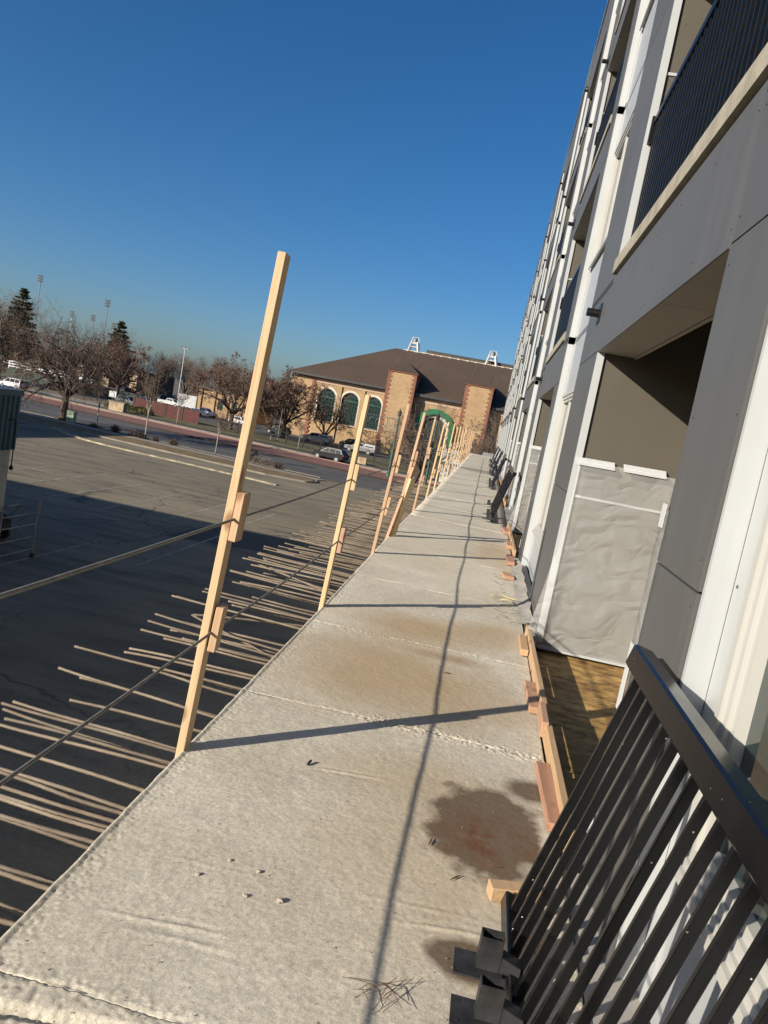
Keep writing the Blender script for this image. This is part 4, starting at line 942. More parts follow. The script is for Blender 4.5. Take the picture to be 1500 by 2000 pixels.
# hipped roof, cut flat at the top
RZ, ez = 21.9, 12.35
x0, x1, y0, y1 = XA - 0.8, XB + 0.8, FY - 1.0, FY + 43
rx0, rx1, ry0, ry1 = -24.3, 7.5, FY + 19, FY + 24
rf = MB().add([(x0, y0, ez), (x1, y0, ez), (x1, y1, ez), (x0, y1, ez), (rx0, ry0, RZ), (rx1, ry0, RZ), (rx1, ry1, RZ), (rx0, ry1, RZ)],
         [(0, 1, 5, 4), (1, 2, 6, 5), (2, 3, 7, 6), (3, 0, 4, 7), (4, 5, 6, 7), (0, 3, 2, 1)])
roof = rf.build('roof', M['shingle'], hall)
box_obj('ridge_wall', mat('ridge_siding', (0.075, 0.05, 0.032), 0.8, 0.3, 0.5, world=True), roof, -17.4, 1.6, ry0 + 1.2, ry1 - .5, RZ - 0.15, RZ + 0.62)
box_obj('ridge_cap', M['gutter'], roof, -17.6, 1.8, ry0 + 1.0, ry1 - .3, RZ + 0.62, RZ + 0.9)
box_obj('ridge_trim', M['white_stone'], roof, -17.5, 1.7, ry0 + 1.12, ry0 + 1.19, RZ + 0.54, RZ + 0.61)
mb = MB().box(-22.5, 4.0, ry0 - 0.12, ry0 - 0.02, RZ - 0.02, RZ + 0.10)
for k in range(14): mb.box(-22 + 1.9 * k, -21.4 + 1.9 * k, ry0 - 0.28, ry0 - 0.13, RZ - 0.1, RZ + 0.12)
mb.build('snow_rail', M['white_stone'], roof)
box_obj('gutter', M['gutter'], hall, x0 - .1, -21.9, y0 - 0.25, y0 + 0.02, ez - 0.28, ez + 0.12)
box_obj('gutter', M['gutter'], hall, -16.0, -6.9, y0 - 0.25, y0 + 0.02, ez - 0.40, ez + 0.12)
box_obj('gutter', M['gutter'], hall, -1.2, x1, y0 - 0.25, y0 + 0.02, ez - 0.28, ez + 0.12)
for xx, yy in ((-21.5, FY + 11.5), (-6.2, FY + 11.5)): MB().tube([(xx, yy - 8, 17.8), (xx + .5, yy - 2, 21.0)], 0.03, 5).build('lightning_rod', M['steel'], roof)
def rooftop(x, lab):
    z = RZ - 0.2; y = ry0 + 0.1
    t = thing('roof_siren', lab, 'roof unit', (x, y, z), 'white units on the brick hall roof')
    for sx in (-1, 1):
        for sy in (-1, 1):
            MB().beam((x + 1.15 * sx, y + 0.8 * sy + .6, z - .1), (x + 0.62 * sx, y + .6 + 0.5 * sy, z + 2.3), 0.36, 0.36).build('leg', M['white_metal'], t)
    MB().box(x - 0.8, x + .8, y - .1, y + 1.3, z + 1.05, z + 1.25).box(x - 0.72, x + .72, y - .05, y + 1.25, z + 1.8, z + 2.15).build('platform', M['white_metal'], t)
    MB().tube([(x, y + .6, z + 2.15), (x, y + .6, z + 2.9), (x, y + .6, z + 3.1)], [0.5, 0.5, 0.3], 14).build('drum', M['chrome'], t, smooth=False)
    fr = MB()
    for sx in (-1, 1):
        fr.beam((x + 0.75 * sx, y + .6, z + 2.1), (x + 0.62 * sx, y + .6, z + 3.3), 0.09, 0.09); fr.beam((x + 1.35 * sx, y + .6, z + .3), (x + 0.68 * sx, y + .6, z + 3.3), 0.07, 0.07)
    fr.beam((x - .65, y + .6, z + 3.28), (x + .65, y + .6, z + 3.28), 0.08, 0.08); fr.build('guard_frame', M['white_metal'], t)
rooftop(-20.4, 'left white legged unit standing on the roof ridge'); rooftop(-3.3, 'right white legged unit standing on the roof ridge')

# lower tan annex seen behind the trees
an = thing('tan_annex', 'low tan building with pilasters behind the bare trees left of the hall', 'building', (-60, 165, 0))
box_obj('wall', M['tan_brick'], an, -65.2, -52, 165, 180, 0, 5.6)
for x in (-64.8, -61.6, -58.4, -55.2, -52.4): box_obj('pilaster', M['tan_brick'], an, x - .35, x + .35, 164.7, 165, 0, 5.6)
box_obj('roof', M['gutter'], an, -65.6, -51.6, 164.3, 180.5, 5.6, 5.95)
for x in (-60, -56.8): box_obj('window', M['brick_glass'], an, x - .6, x + .6, 164.93, 164.99, 1.6, 4)
# grandstand
gs = thing('grandstand', 'dark roofed grandstand with stone pillars behind the big bare tree', 'building', (-112, 226, 0))
box_obj('wall', mat('dark_brown_wall', (0.06, 0.042, 0.03), 0.8, 0.3, 0.4, world=True), gs, -150, -108, 230, 250, 0, 6.5)
for x in (-146, -137, -128.5, -120, -111): box_obj('pillar', M['stone'], gs, x - 1.1, x + 1.1, 226.5, 229.95, 0, 4.6)
for x in (-146, -137, -128.5, -120, -111): box_obj('pillar_cap', M['white_stone'], gs, x - 1.4, x + 1.4, 226.2, 229.9, 4.61, 4.95)
MB().add([(-142, 222, 12.9), (-118, 222, 11.6), (-118, 240, 11.8), (-142, 240, 13.1), (-142, 222, 13.5), (-118, 222, 12.2), (-118, 240, 12.4), (-142, 240, 13.7)],
         [(0,3,2,1),(4,5,6,7),(0,1,5,4),(1,2,6,5),(2,3,7,6),(3,0,4,7)]).build('canopy', mat('dark_metal_roof', (0.04, 0.048, 0.06), 0.5, 0.2, 0.3), gs)
for x in (-140, -130, -120): box_obj('post', M['gutter'], gs, x - .2, x + .2, 236, 236.4, 6.5, 11.7 + (-118 - x) * 1.3 / 24)

# neighbours outside the frame whose shadows reach the lot
def plain_block(name, lab, x0, x1, y0, y1, h, wm, storeys, nb):
    t = thing(name, lab, 'building', ((x0 + x1) / 2, (y0 + y1) / 2, 0))
    box_obj('wall', wm, t, x0, x1, y0, y1, 0, h)
    box_obj('parapet', M['white_trim'], t, x0 - .1, x1 + .1, y0 - .1, y1 + .1, h, h + 0.2)
    for s in range(storeys):
        for k in range(nb):
            y = y0 + (y1 - y0) * (k + .5) / nb; z = 1.0 + s * h / storeys
            wn = MB().box(x1 + 0.002, x1 + .06, y - .8, y + .8, z, z + 1.6).build('window', M['vinyl'], t); MB().box(x1 + .061, x1 + .07, y - .7, y + .7, z + .1, z + 1.5).build('pane', M['glass'], wn)
plain_block('stucco_block', 'plain stucco block left behind the camera shading the lot', -62, -25.2, -34, 16.2, 12.0, mat('stucco', (0.42, 0.38, 0.32), 0.85, 0.1, 0.4, world=True), 3, 9)
plain_block('office_block', 'brown office block left of the view shading the grass island', -82, -55.6, 34, 61.5, 10.0, mat('brown_stucco', (0.25, 0.19, 0.14), 0.85, 0.1, 0.4, world=True), 3, 6)

# teal fascia building at the left edge of the frame
M['teal'] = mat('teal_metal', (0.008, 0.060, 0.080), 0.5, 0.2, 1.2)
M['block'] = mat('painted_block', (0.34, 0.34, 0.31), 0.8, 0.15, 1.5, bmp=0.3, bscale=20)
tb = thing('teal_canopy_building', 'small building with teal corrugated metal fascia at the left edge', 'building', (-18.9, 24, 0))
XT = -18.25; YT = 28.1
mb = MB(); nn = 46
for k in range(nn):
    y = YT - 0.3 * k
    if y < 15: break
    mb.prism([(XT - .02, y), (XT + 0.05, y - .04), (XT + 0.05, y - .14), (XT - .02, y - .18)], 3.18, 5.3, 'z')
mb.box(XT - .12, XT - .021, 15, YT, 3.18, 5.3)
mb.build('corrugated_fascia', M['teal'], tb)
box_obj('fascia_cap', M['teal'], tb, XT - 0.5, XT + 0.09, 14.9, YT + .05, 5.302, 5.52)
box_obj('roof_edge', M['white_metal'], tb, XT - 6, XT + 0.05, 14.9, YT + .02, 5.522, 5.56)
box_obj('roof', M['gutter'], tb, XT - 6, XT - .51, 15, YT, 3.2, 5.5)
box_obj('rear_wall', M['block'], tb, XT - 6, XT - 3, 15, YT, 0, 3.19)
for r_ in range(15):
    for c_ in range(2):
        o_ = 0.2 if r_ % 2 else 0.0
        y0_ = YT - 0.42 - 0.4 * c_ - (0.0 if c_ == 0 else o_) ; 
        box_obj('block', M['block'], tb, XT - .55, XT - .15, y0_ + .005, (YT - .02 if c_ == 0 else YT - 0.425), 0.21 * r_ + .004, 0.21 * r_ + .206)
mb = MB().tube([(XT + .06, YT - .7, 4.35), (XT + .16, YT - .55, 4.42), (XT + .2, YT - .4, 4.3), (XT + .21, YT - .4, 3.2), (XT + .2, YT - .38, 2.62)], 0.022, 6)
mb.tube([(XT + .2, YT - .38, 2.62), (XT + .2, YT - .38, 2.5), (XT + .2, YT - .38, 2.42)], [0.03, 0.09, 0.05], 8)
mb.build('hanging_cord', M['rubber'], tb)
# ------------------------------------------------------------------ trees
def bark(name, c, var=0.35): return mat(name, c, 0.9, var, 3, bmp=0.5, bscale=12, bdist=0.03)
M['bark'] = bark('brown_bark', (0.085, 0.060, 0.042)); M['bark_dark'] = bark('dark_bark', (0.05, 0.034, 0.026)); M['bark_pale'] = bark('pale_bark', (0.26, 0.225, 0.18), 0.2)
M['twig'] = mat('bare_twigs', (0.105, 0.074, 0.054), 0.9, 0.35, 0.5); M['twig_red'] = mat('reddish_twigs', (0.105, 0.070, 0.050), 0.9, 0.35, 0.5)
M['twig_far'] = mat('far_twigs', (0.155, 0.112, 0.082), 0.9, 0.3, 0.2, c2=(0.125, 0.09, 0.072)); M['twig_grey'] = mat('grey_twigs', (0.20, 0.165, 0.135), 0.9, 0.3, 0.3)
M['leaf'] = mat('dead_leaves', (0.075, 0.038, 0.024), 0.8, 0.5, 0.8, c2=(0.105, 0.055, 0.033)); M['needle'] = mat('pine_needles', (0.020, 0.030, 0.012), 0.75, 0.5, 1.0, c2=(0.055, 0.062, 0.024))
def rv(r, s=1.0): return Vector((r.gauss(0, s), r.gauss(0, s), r.gauss(0, s)))
def branch_tree(seed, H, th, spread, r0, kids=(6, 6, 5, 5), upw=0.25, leaf=0.0, wig=0.16, lean=(0, 0), tw=1.0, droop=0.0, trunks=1, flat=0.75):
    r = random.Random(seed); tr = MB(); tg = MB(); lf = MB()
    nl = len(kids)
    def grow(p, d, ln, ra, lev):
        sg = 5 if lev < 2 else (4 if lev < 3 else 3)
        pts = [p]; rs_ = [ra]; q = p; dd = d.copy()
        for k in range(sg):
            dd = (dd + rv(r, wig) + Vector((0, 0, (upw if lev < 3 else upw * .4) * .35 - droop * .3 * (lev > 1)))).normalized()
            q = q + dd * ln / sg; pts.append(q); rs_.append(ra * (1 - 0.72 * (k + 1) / sg))
        (tr if lev < 2 else tg).tube(pts, rs_, 6 if lev == 0 else (5 if lev == 1 else 3), lev < 1)
        if leaf and lev >= nl - 1:
            for pt in pts[1:]:
                if r.random() < leaf:
                    for _ in range(2):
                        c_ = pt + rv(r, .06); a_ = rv(r, .055 * tw); b_ = rv(r, .055 * tw); lf.add([c_, c_ + a_, c_ + a_ * .6 + b_, c_ + b_ * .8], [(0, 1, 2, 3)])
        if lev < nl:
            kc = kids[lev]; kc = max(2, int(round(kc * r.uniform(.8, 1.2))))
            for k in range(kc):
                t = 0.25 + 0.75 * (k + r.random()) / kc
                i_ = min(sg - 1, int(t * sg)); b_ = pts[i_].lerp(pts[i_ + 1], t * sg - i_)
                side = rv(r); side -= dd * side.dot(dd); side.normalize()
                nd = (dd * r.uniform(.35, .8) + side * r.uniform(.6, 1.0)); nd.z *= flat if lev < 2 else 1; nd.normalize()
                grow(b_, nd, ln * r.uniform(.48, .68) * (1.12 - .45 * t), max(0.007 * tw, ra * r.uniform(.42, .55) * (1.15 - .5 * t)), lev + 1)
    top = Vector((lean[0], lean[1], th))
    for tt in range(trunks):
        o_ = Vector((r.uniform(-.3, .3), r.uniform(-.3, .3), 0)) if trunks > 1 else Vector((0, 0, 0))
        tr.tube([o_ + Vector((0, 0, -.15)), o_ + Vector((0, 0, th * .12)) + top * .05, o_ + top * .5, o_ + top], [r0 * 1.5, r0 * 1.08, r0, r0 * .95], 9)
        nlimb = kids[0]
        for k in range(nlimb):
            a_ = 2 * math.pi * (k + r.uniform(-.25, .25)) / nlimb; el = r.uniform(.55, 1.2)
            d = Vector((math.cos(a_) * spread * 1.0, math.sin(a_) * spread * 1.0, (H - th) * el * .75)).normalized()
            ln = math.hypot(spread, (H - th)) * r.uniform(.5, .68)
            grow(o_ + top * r.uniform(.88, 1.0), d, ln, r0 * r.uniform(.45, .62), 1)
    return tr, tg, lf
def fitz(mbs, H, base=0.0):
    zs = sorted(v[2] for v in mbs[1].v); z95 = zs[int(len(zs) * .995)]
    k = H / z95
    for m_ in mbs: m_.v = [(x, y, z * k if z > 0 else z) for x, y, z in m_.v]
TM = {}
def tree(name, lab, loc, key, mats, rz=0.0, sc=1.0, group=None, cat='tree', **kw):
    if key not in TM:
        H = kw['H']; ms = branch_tree(**kw); fitz(ms, H)
        TM[key] = (ms[0].mesh('trunk', mats[0], True, fix=False), ms[1].mesh('crown', mats[1], False, fix=False), ms[2].mesh('leaves', mats[2], False, fix=False) if ms[2].v else None)
    t = thing(name, lab, cat, loc, group); t.rotation_euler = (0, 0, rz); t.scale = (sc, sc, sc)
    link('trunk', TM[key][0], t); c_ = link('crown', TM[key][1], t)
    if TM[key][2] is not None: link('leaves', TM[key][2], c_)
    return t
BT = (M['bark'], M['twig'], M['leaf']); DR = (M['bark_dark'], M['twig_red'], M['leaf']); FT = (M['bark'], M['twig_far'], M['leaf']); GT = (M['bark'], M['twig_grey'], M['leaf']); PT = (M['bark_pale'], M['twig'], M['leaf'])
tree('bare_tree', 'big bare spreading tree on the grass island beside the green utility box', (-46.7, 80.0, .1), 'big', BT, 0.4, seed=21, H=11.9, th=2.3, spread=6.8, r0=.38, kids=(8, 7, 6, 6, 5), upw=.2, wig=.2, tw=1.1, flat=.85)
g_ = 'bare trees beyond the street'
tree('bare_tree', 'reddish leafed tree right of the big bare tree below the pointed evergreen', (-71.5, 140, 0), 'crab1', DR, .3, 1.08, g_, seed=31, H=11.0, th=2.6, spread=6.5, r0=.36, kids=(7, 6, 6, 5, 3), upw=.15, leaf=.45, wig=.2, tw=1.7)
tree('bare_tree', 'brown twiggy tree at the far left edge above the white minivan', (-96.0, 138, 0), 'crab1', DR, 2.1, 1.05, g_, seed=31, H=11.0)
tree('bare_tree', 'brown twiggy tree between the left edge and the big bare tree', (-86.5, 142, 0), 'crab2', DR, 1.1, .9, g_, seed=33, H=11.0, th=2.2, spread=7, r0=.34, kids=(7, 6, 6, 5, 3), upw=.1, leaf=.3, wig=.2, tw=1.7)
tree('bare_tree', 'wide rust leafed tree left of the first guard post by the lawn', (-43.5, 126, 0), 'crab2', DR, .2, 1.12, g_, seed=33, H=11.0)
tree('bare_tree', 'wide rust leafed tree in front of the hall corner by the parked dark car', (-35.6, 131, 0), 'crab3', DR, 1.9, 1.0, g_, seed=35, H=11.6, th=2.4, spread=6.6, r0=.36, kids=(7, 6, 6, 5, 3), upw=.12, leaf=.45, wig=.2, tw=1.7)
tree('bare_tree', 'bare forked tree against the arched windows of the hall', (-29.6, 137, 0), 'fork', DR, 1.0, 1.0, g_, seed=36, H=9.6, th=1.4, spread=4.4, r0=.3, kids=(6, 5, 5, 5, 3), upw=.2, leaf=.08, wig=.2, tw=1.7)
tree('bare_tree', 'bare leaning tree seen between the guard posts before the green arch', (-7.5, 84.4, 0), 'lean', (M['bark_dark'], M['twig'], M['leaf']), 0, 1.0, g_, seed=41, H=9.8, th=1.7, spread=4.6, r0=.26, kids=(7, 6, 6, 5, 3), upw=.15, wig=.22, tw=1.25, lean=(.5, .2))
tree('bare_tree', 'bare tree at the far end of the walkway beside the building', (0.6, 100, 0), 'lean', (M['bark_dark'], M['twig'], M['leaf']), 2.2, 1.05, g_, seed=41, H=9.8)
tree('bare_tree', 'bare tree just right of the far walkway end', (-2.2, 112, 0), 'fork', DR, 2.8, .95, g_, seed=36, H=9.6)
fr_ = random.Random(8)
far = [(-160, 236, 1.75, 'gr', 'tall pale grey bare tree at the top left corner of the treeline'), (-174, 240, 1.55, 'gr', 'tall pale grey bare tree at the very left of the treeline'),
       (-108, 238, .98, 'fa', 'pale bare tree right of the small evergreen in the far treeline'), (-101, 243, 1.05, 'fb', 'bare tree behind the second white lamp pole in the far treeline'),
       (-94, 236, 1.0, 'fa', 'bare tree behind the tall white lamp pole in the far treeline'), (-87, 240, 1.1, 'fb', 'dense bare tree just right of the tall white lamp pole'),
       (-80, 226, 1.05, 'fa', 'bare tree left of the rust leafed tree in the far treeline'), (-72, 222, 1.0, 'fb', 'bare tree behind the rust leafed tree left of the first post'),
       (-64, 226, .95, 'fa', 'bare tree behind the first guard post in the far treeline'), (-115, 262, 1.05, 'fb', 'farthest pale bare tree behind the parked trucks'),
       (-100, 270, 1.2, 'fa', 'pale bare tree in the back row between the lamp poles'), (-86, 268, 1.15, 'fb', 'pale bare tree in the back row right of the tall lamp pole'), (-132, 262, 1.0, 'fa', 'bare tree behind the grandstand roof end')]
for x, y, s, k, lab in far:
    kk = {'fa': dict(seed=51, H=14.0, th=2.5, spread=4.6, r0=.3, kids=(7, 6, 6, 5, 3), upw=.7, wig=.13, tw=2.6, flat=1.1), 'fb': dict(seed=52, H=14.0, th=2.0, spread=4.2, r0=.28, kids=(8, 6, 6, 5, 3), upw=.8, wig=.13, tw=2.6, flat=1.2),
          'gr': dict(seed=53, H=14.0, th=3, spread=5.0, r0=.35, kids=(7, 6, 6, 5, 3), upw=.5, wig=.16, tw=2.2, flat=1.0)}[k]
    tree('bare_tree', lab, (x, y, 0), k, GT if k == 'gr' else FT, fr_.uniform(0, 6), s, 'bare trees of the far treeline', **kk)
sg_ = 'young street trees with pale trunks'
for x, y, s, rz, lab in [(-43.84, 82.2, 1.0, 0, 'young tree with pale trunk just right of the utility box'), (-36.15, 78.3, 1.36, 1, 'tall young tree with pale trunk left of the red fence, among low shrubs'),
                         (-47.56, 113.2, .98, 2, 'young white trunked tree in front of the red fence'), (-27.3, 75.9, .9, 3, 'young tree with pale trunk just left of the first guard post'),
                         (-27.1, 109.1, .82, 4, 'small white trunked tree before the silver pickup')]:
    tree('young_tree', lab, (x, y, .08), 'sap', PT, rz, s, sg_, seed=61, H=5.4, th=1.9, spread=1.0, r0=.06, kids=(6, 6, 5, 3), upw=.9, wig=.17, tw=1.0)
# evergreens
def evergreen(name, lab, loc, H, rad_, seed):
    r = random.Random(seed); tr = MB().tube([(0, 0, 0), (0, 0, H * .5), (0, 0, H * .98)], [.4, .25, .03], 8); nd = MB(); lb = MB()
    nw = 44
    for i in range(nw):
        t = i / nw; z = H * (.10 + .88 * t) + r.uniform(-.4, .4); R_ = rad_ * (1 - t) ** .8 * r.uniform(.75, 1.15) + .25
        for k in range(int(9 - 5 * t)):
            a = r.uniform(0, 6.283); ln = R_ * r.uniform(.65, 1.12); d = Vector((math.cos(a), math.sin(a), r.uniform(-.05, .35)))
            lb.tube([Vector((0, 0, z)), Vector((0, 0, z)) + d * ln], [.05, .015], 3, False)
            for q in range(int(5 + ln * 2.6)):
                s = .25 + .78 * r.random(); c = Vector((0, 0, z)) + d * ln * s + rv(r, .14)
                for e in range(9):
                    v_ = rv(r); v_.normalize(); v_.z = abs(v_.z) * .8; p_ = v_.cross(rv(r)).normalized() * .15; nd.add([c - p_, c + p_, c + v_ * r.uniform(.45, .85)], [(0, 1, 2)])
    t = thing(name, lab, 'evergreen', loc); tr.mesh
    link('trunk', tr.mesh('trunk', M['bark_dark'], True), t); c_ = link('crown', nd.mesh('crown', M['needle'], False, fix=False), t); link('branches', lb.mesh('branches', M['bark_dark'], False, fix=False), c_)
evergreen('evergreen_tree', 'dark evergreen rising left behind the bare crowns', (-151.5, 228, 0), 25.6, 8.2, 3)
evergreen('evergreen_tree', 'smaller pointed evergreen above the rust leafed tree', (-119.0, 230, 0), 21.2, 6.6, 4)
# shrubs
def shrub(name, lab, loc, h, w_, seed, mt, group='dormant shrubs in the planting bed', dense=220):
    r = random.Random(seed); mb = MB()
    for k in range(dense):
        a = r.uniform(0, 6.283); e = r.uniform(.15, 1.45); d = Vector((math.cos(a) * math.cos(e) * w_, math.sin(a) * math.cos(e) * w_, math.sin(e) * h)) * r.uniform(.6, 1.05)
        m_ = d * .5 + rv(r, .05); mb.tube([(0, 0, 0), m_, d], [.012, .010, .004], 3, False)
        for q in range(2): c = m_.lerp(d, r.random()); mb.tube([c, c + rv(r, .1 * max(h, .5))], [.008, .004], 3, False)
    o = link(name, mb.mesh(name, mt, False, fix=False), None, loc); tag(o, lab, 'shrub', group)
for x, y, h, w_, mt, lab in [(-39.7, 78.6, .95, .9, 'twig_red', 'reddish round shrub beside the second young street tree'), (-37.3, 77.9, .8, .7, 'twig', 'left one of two grey shrubs at the tall young tree'), (-36.1, 77.2, .8, .8, 'bark_dark', 'dark shrub at the foot of the tall young tree'),
                             (-32.4, 77.0, .7, .8, 'twig', 'grey shrub between two young street trees on the bed'), (-42.6, 79.2, .5, .7, 'twig_red', 'low reddish shrub near the utility box'),
                             (-22.6, 75.2, 1.0, 1.1, 'twig_grey', 'pale feathery shrub right of the first guard post'), (-21.5, 74.9, .95, .9, 'twig_grey', 'pale shrub in the middle of the island tip row'), (-20.2, 74.4, .8, .9, 'twig_red', 'reddish shrub at the island tip'), (-34.6, 77.4, .5, .5, 'twig_red', 'tiny reddish shrub by the sidewalk')]:
    shrub('shrub', lab, (x, y, .08), h, w_, int(abs(x) * 10), M[mt])
for x, y, h, w_, lab in [(-61.5, 122, 1.5, 2.6, 'olive evergreen bush behind the stone sign'), (-57.0, 121, 1.2, 2.0, 'olive evergreen bush left of the red fence')]:
    mb = MB(); r = random.Random(int(-x))
    for k in range(2600):
        d = rv(r); d.normalize(); c = Vector((d.x * w_, d.y * w_, abs(d.z) * h)) * r.uniform(.75, 1.05); a, b2 = rv(r, .10), rv(r, .10); mb.add([c, c + a, c + b2], [(0, 1, 2)])
    tag(link('evergreen_bush', mb.mesh('bush', mat('olive_leaves', (0.05, 0.055, 0.015), .8, .4, .8, c2=(.11, .10, .03)), False, fix=False), None, (x, y, 0)), lab, 'bush')
# ------------------------------------------------------------------ vehicles
def paint(name, c, metal=0.2): return mat(name, c, 0.34, 0.04, 0.6, spec=0.25, coat=0.08)
def loft(mb, prof, hw, inset=0.05, zt=None):
    # side profile (x, z) swept across the width with rounded flanks
    n = len(prof); cx = sum(p_[0] for p_ in prof) / n; cz = sum(p_[1] for p_ in prof) / n
    rings = []
    for y, k in ((-hw, 1), (-hw + .07, 0), (hw - .07, 0), (hw, 1)):
        rings.append([(x + (cx - x) * k * inset / max(.3, abs(cx - x)) * .6, y, z + (cz - z) * k * inset / max(.2, abs(cz - z)) * .6) for x, z in prof])
    b = len(mb.v)
    for r_ in rings: mb.v += r_
    for i in range(3):
        for k in range(n): mb.f.append((b+i*n+k, b+i*n+(k+1) % n, b+(i+1)*n+(k+1) % n, b+(i+1)*n+k))
    mb.f.append(tuple(b + k for k in reversed(range(n)))); mb.f.append(tuple(b + 3*n + k for k in range(n)))
def cabin(mb, prof, hw0, hw1, z0, z1):
    n = len(prof); b = len(mb.v)
    def hw(z): return hw0 + (hw1 - hw0) * (z - z0) / (z1 - z0)
    for s in (-1, 1): mb.v += [(x, s * hw(z), z) for x, z in prof]
    for k in range(n): mb.f.append((b+k, b+(k+1) % n, b+n+(k+1) % n, b+n+k))
    mb.f.append(tuple(b + k for k in reversed(range(n)))); mb.f.append(tuple(b + n + k for k in range(n)))
SP = {
 'suv': dict(L=4.7, W=1.88, body=[(-2.3,.38),(-2.36,.75),(-2.25,1.08),(-1.9,1.12),(1.0,1.06),(1.9,.98),(2.26,.82),(2.34,.5),(2.25,.34)], cab=[(-2.2,1.05),(-1.85,1.62),(-1.5,1.70),(.1,1.68),(.45,1.58),(1.15,1.03)],
   win=[[(-1.95,1.12),(-1.70,1.52),(-1.12,1.58),(-1.12,1.12)],[(-1.04,1.12),(-1.04,1.58),(-.2,1.59),(-.2,1.11)],[(-.12,1.11),(-.12,1.59),(.28,1.53),(.86,1.09)]], wx=(-1.42,1.42), r=.36),
 'van': dict(L=5.6, W=2.0, body=[(-2.75,.4),(-2.8,1.3),(-2.78,2.35),(-2.6,2.48),(1.0,2.48),(1.35,2.35),(1.9,1.45),(2.6,1.2),(2.78,.9),(2.8,.42)], cab=[(-2.2,2.45),(-2.2,2.50),(.8,2.50),(.8,2.45)],
   win=[[(1.0,1.45),(1.0,2.15),(1.3,2.15),(1.72,1.45)]], wx=(-1.7,1.8), r=.36),
 'minivan': dict(L=5.0, W=1.95, body=[(-2.45,.36),(-2.5,.8),(-2.42,1.12),(1.2,1.06),(2.1,.92),(2.42,.75),(2.45,.36)], cab=[(-2.42,1.08),(-2.3,1.68),(-2.0,1.76),(.4,1.75),(.8,1.6),(1.6,1.03)],
   win=[[(-2.2,1.16),(-2.1,1.6),(-1.15,1.64),(-1.15,1.14)],[(-1.05,1.14),(-1.05,1.64),(-.05,1.65),(-.05,1.12)],[(.05,1.12),(.05,1.64),(.6,1.58),(1.3,1.08)]], wx=(-1.5,1.5), r=.35),
 'pickup': dict(L=5.8, W=1.95, body=[(-2.85,.55),(-2.9,.7),(-2.88,1.2),(-.6,1.2),(1.1,1.18),(2.5,1.08),(2.8,.95),(2.85,.55),(2.5,.42),(-2.4,.5)], cab=[(-.75,1.18),(-.65,1.72),(-.4,1.80),(.55,1.78),(.8,1.68),(1.35,1.16)],
   win=[[(-.58,1.26),(-.5,1.68),(.02,1.70),(.02,1.25)],[(.1,1.25),(.1,1.70),(.6,1.66),(1.08,1.23)]], wx=(-1.75,1.8), r=.4),
}
CG = 'cars parked around the brick hall'
M['trim_black'] = mat('black_trim', (0.015, 0.015, 0.016), 0.5, 0.2, 4)
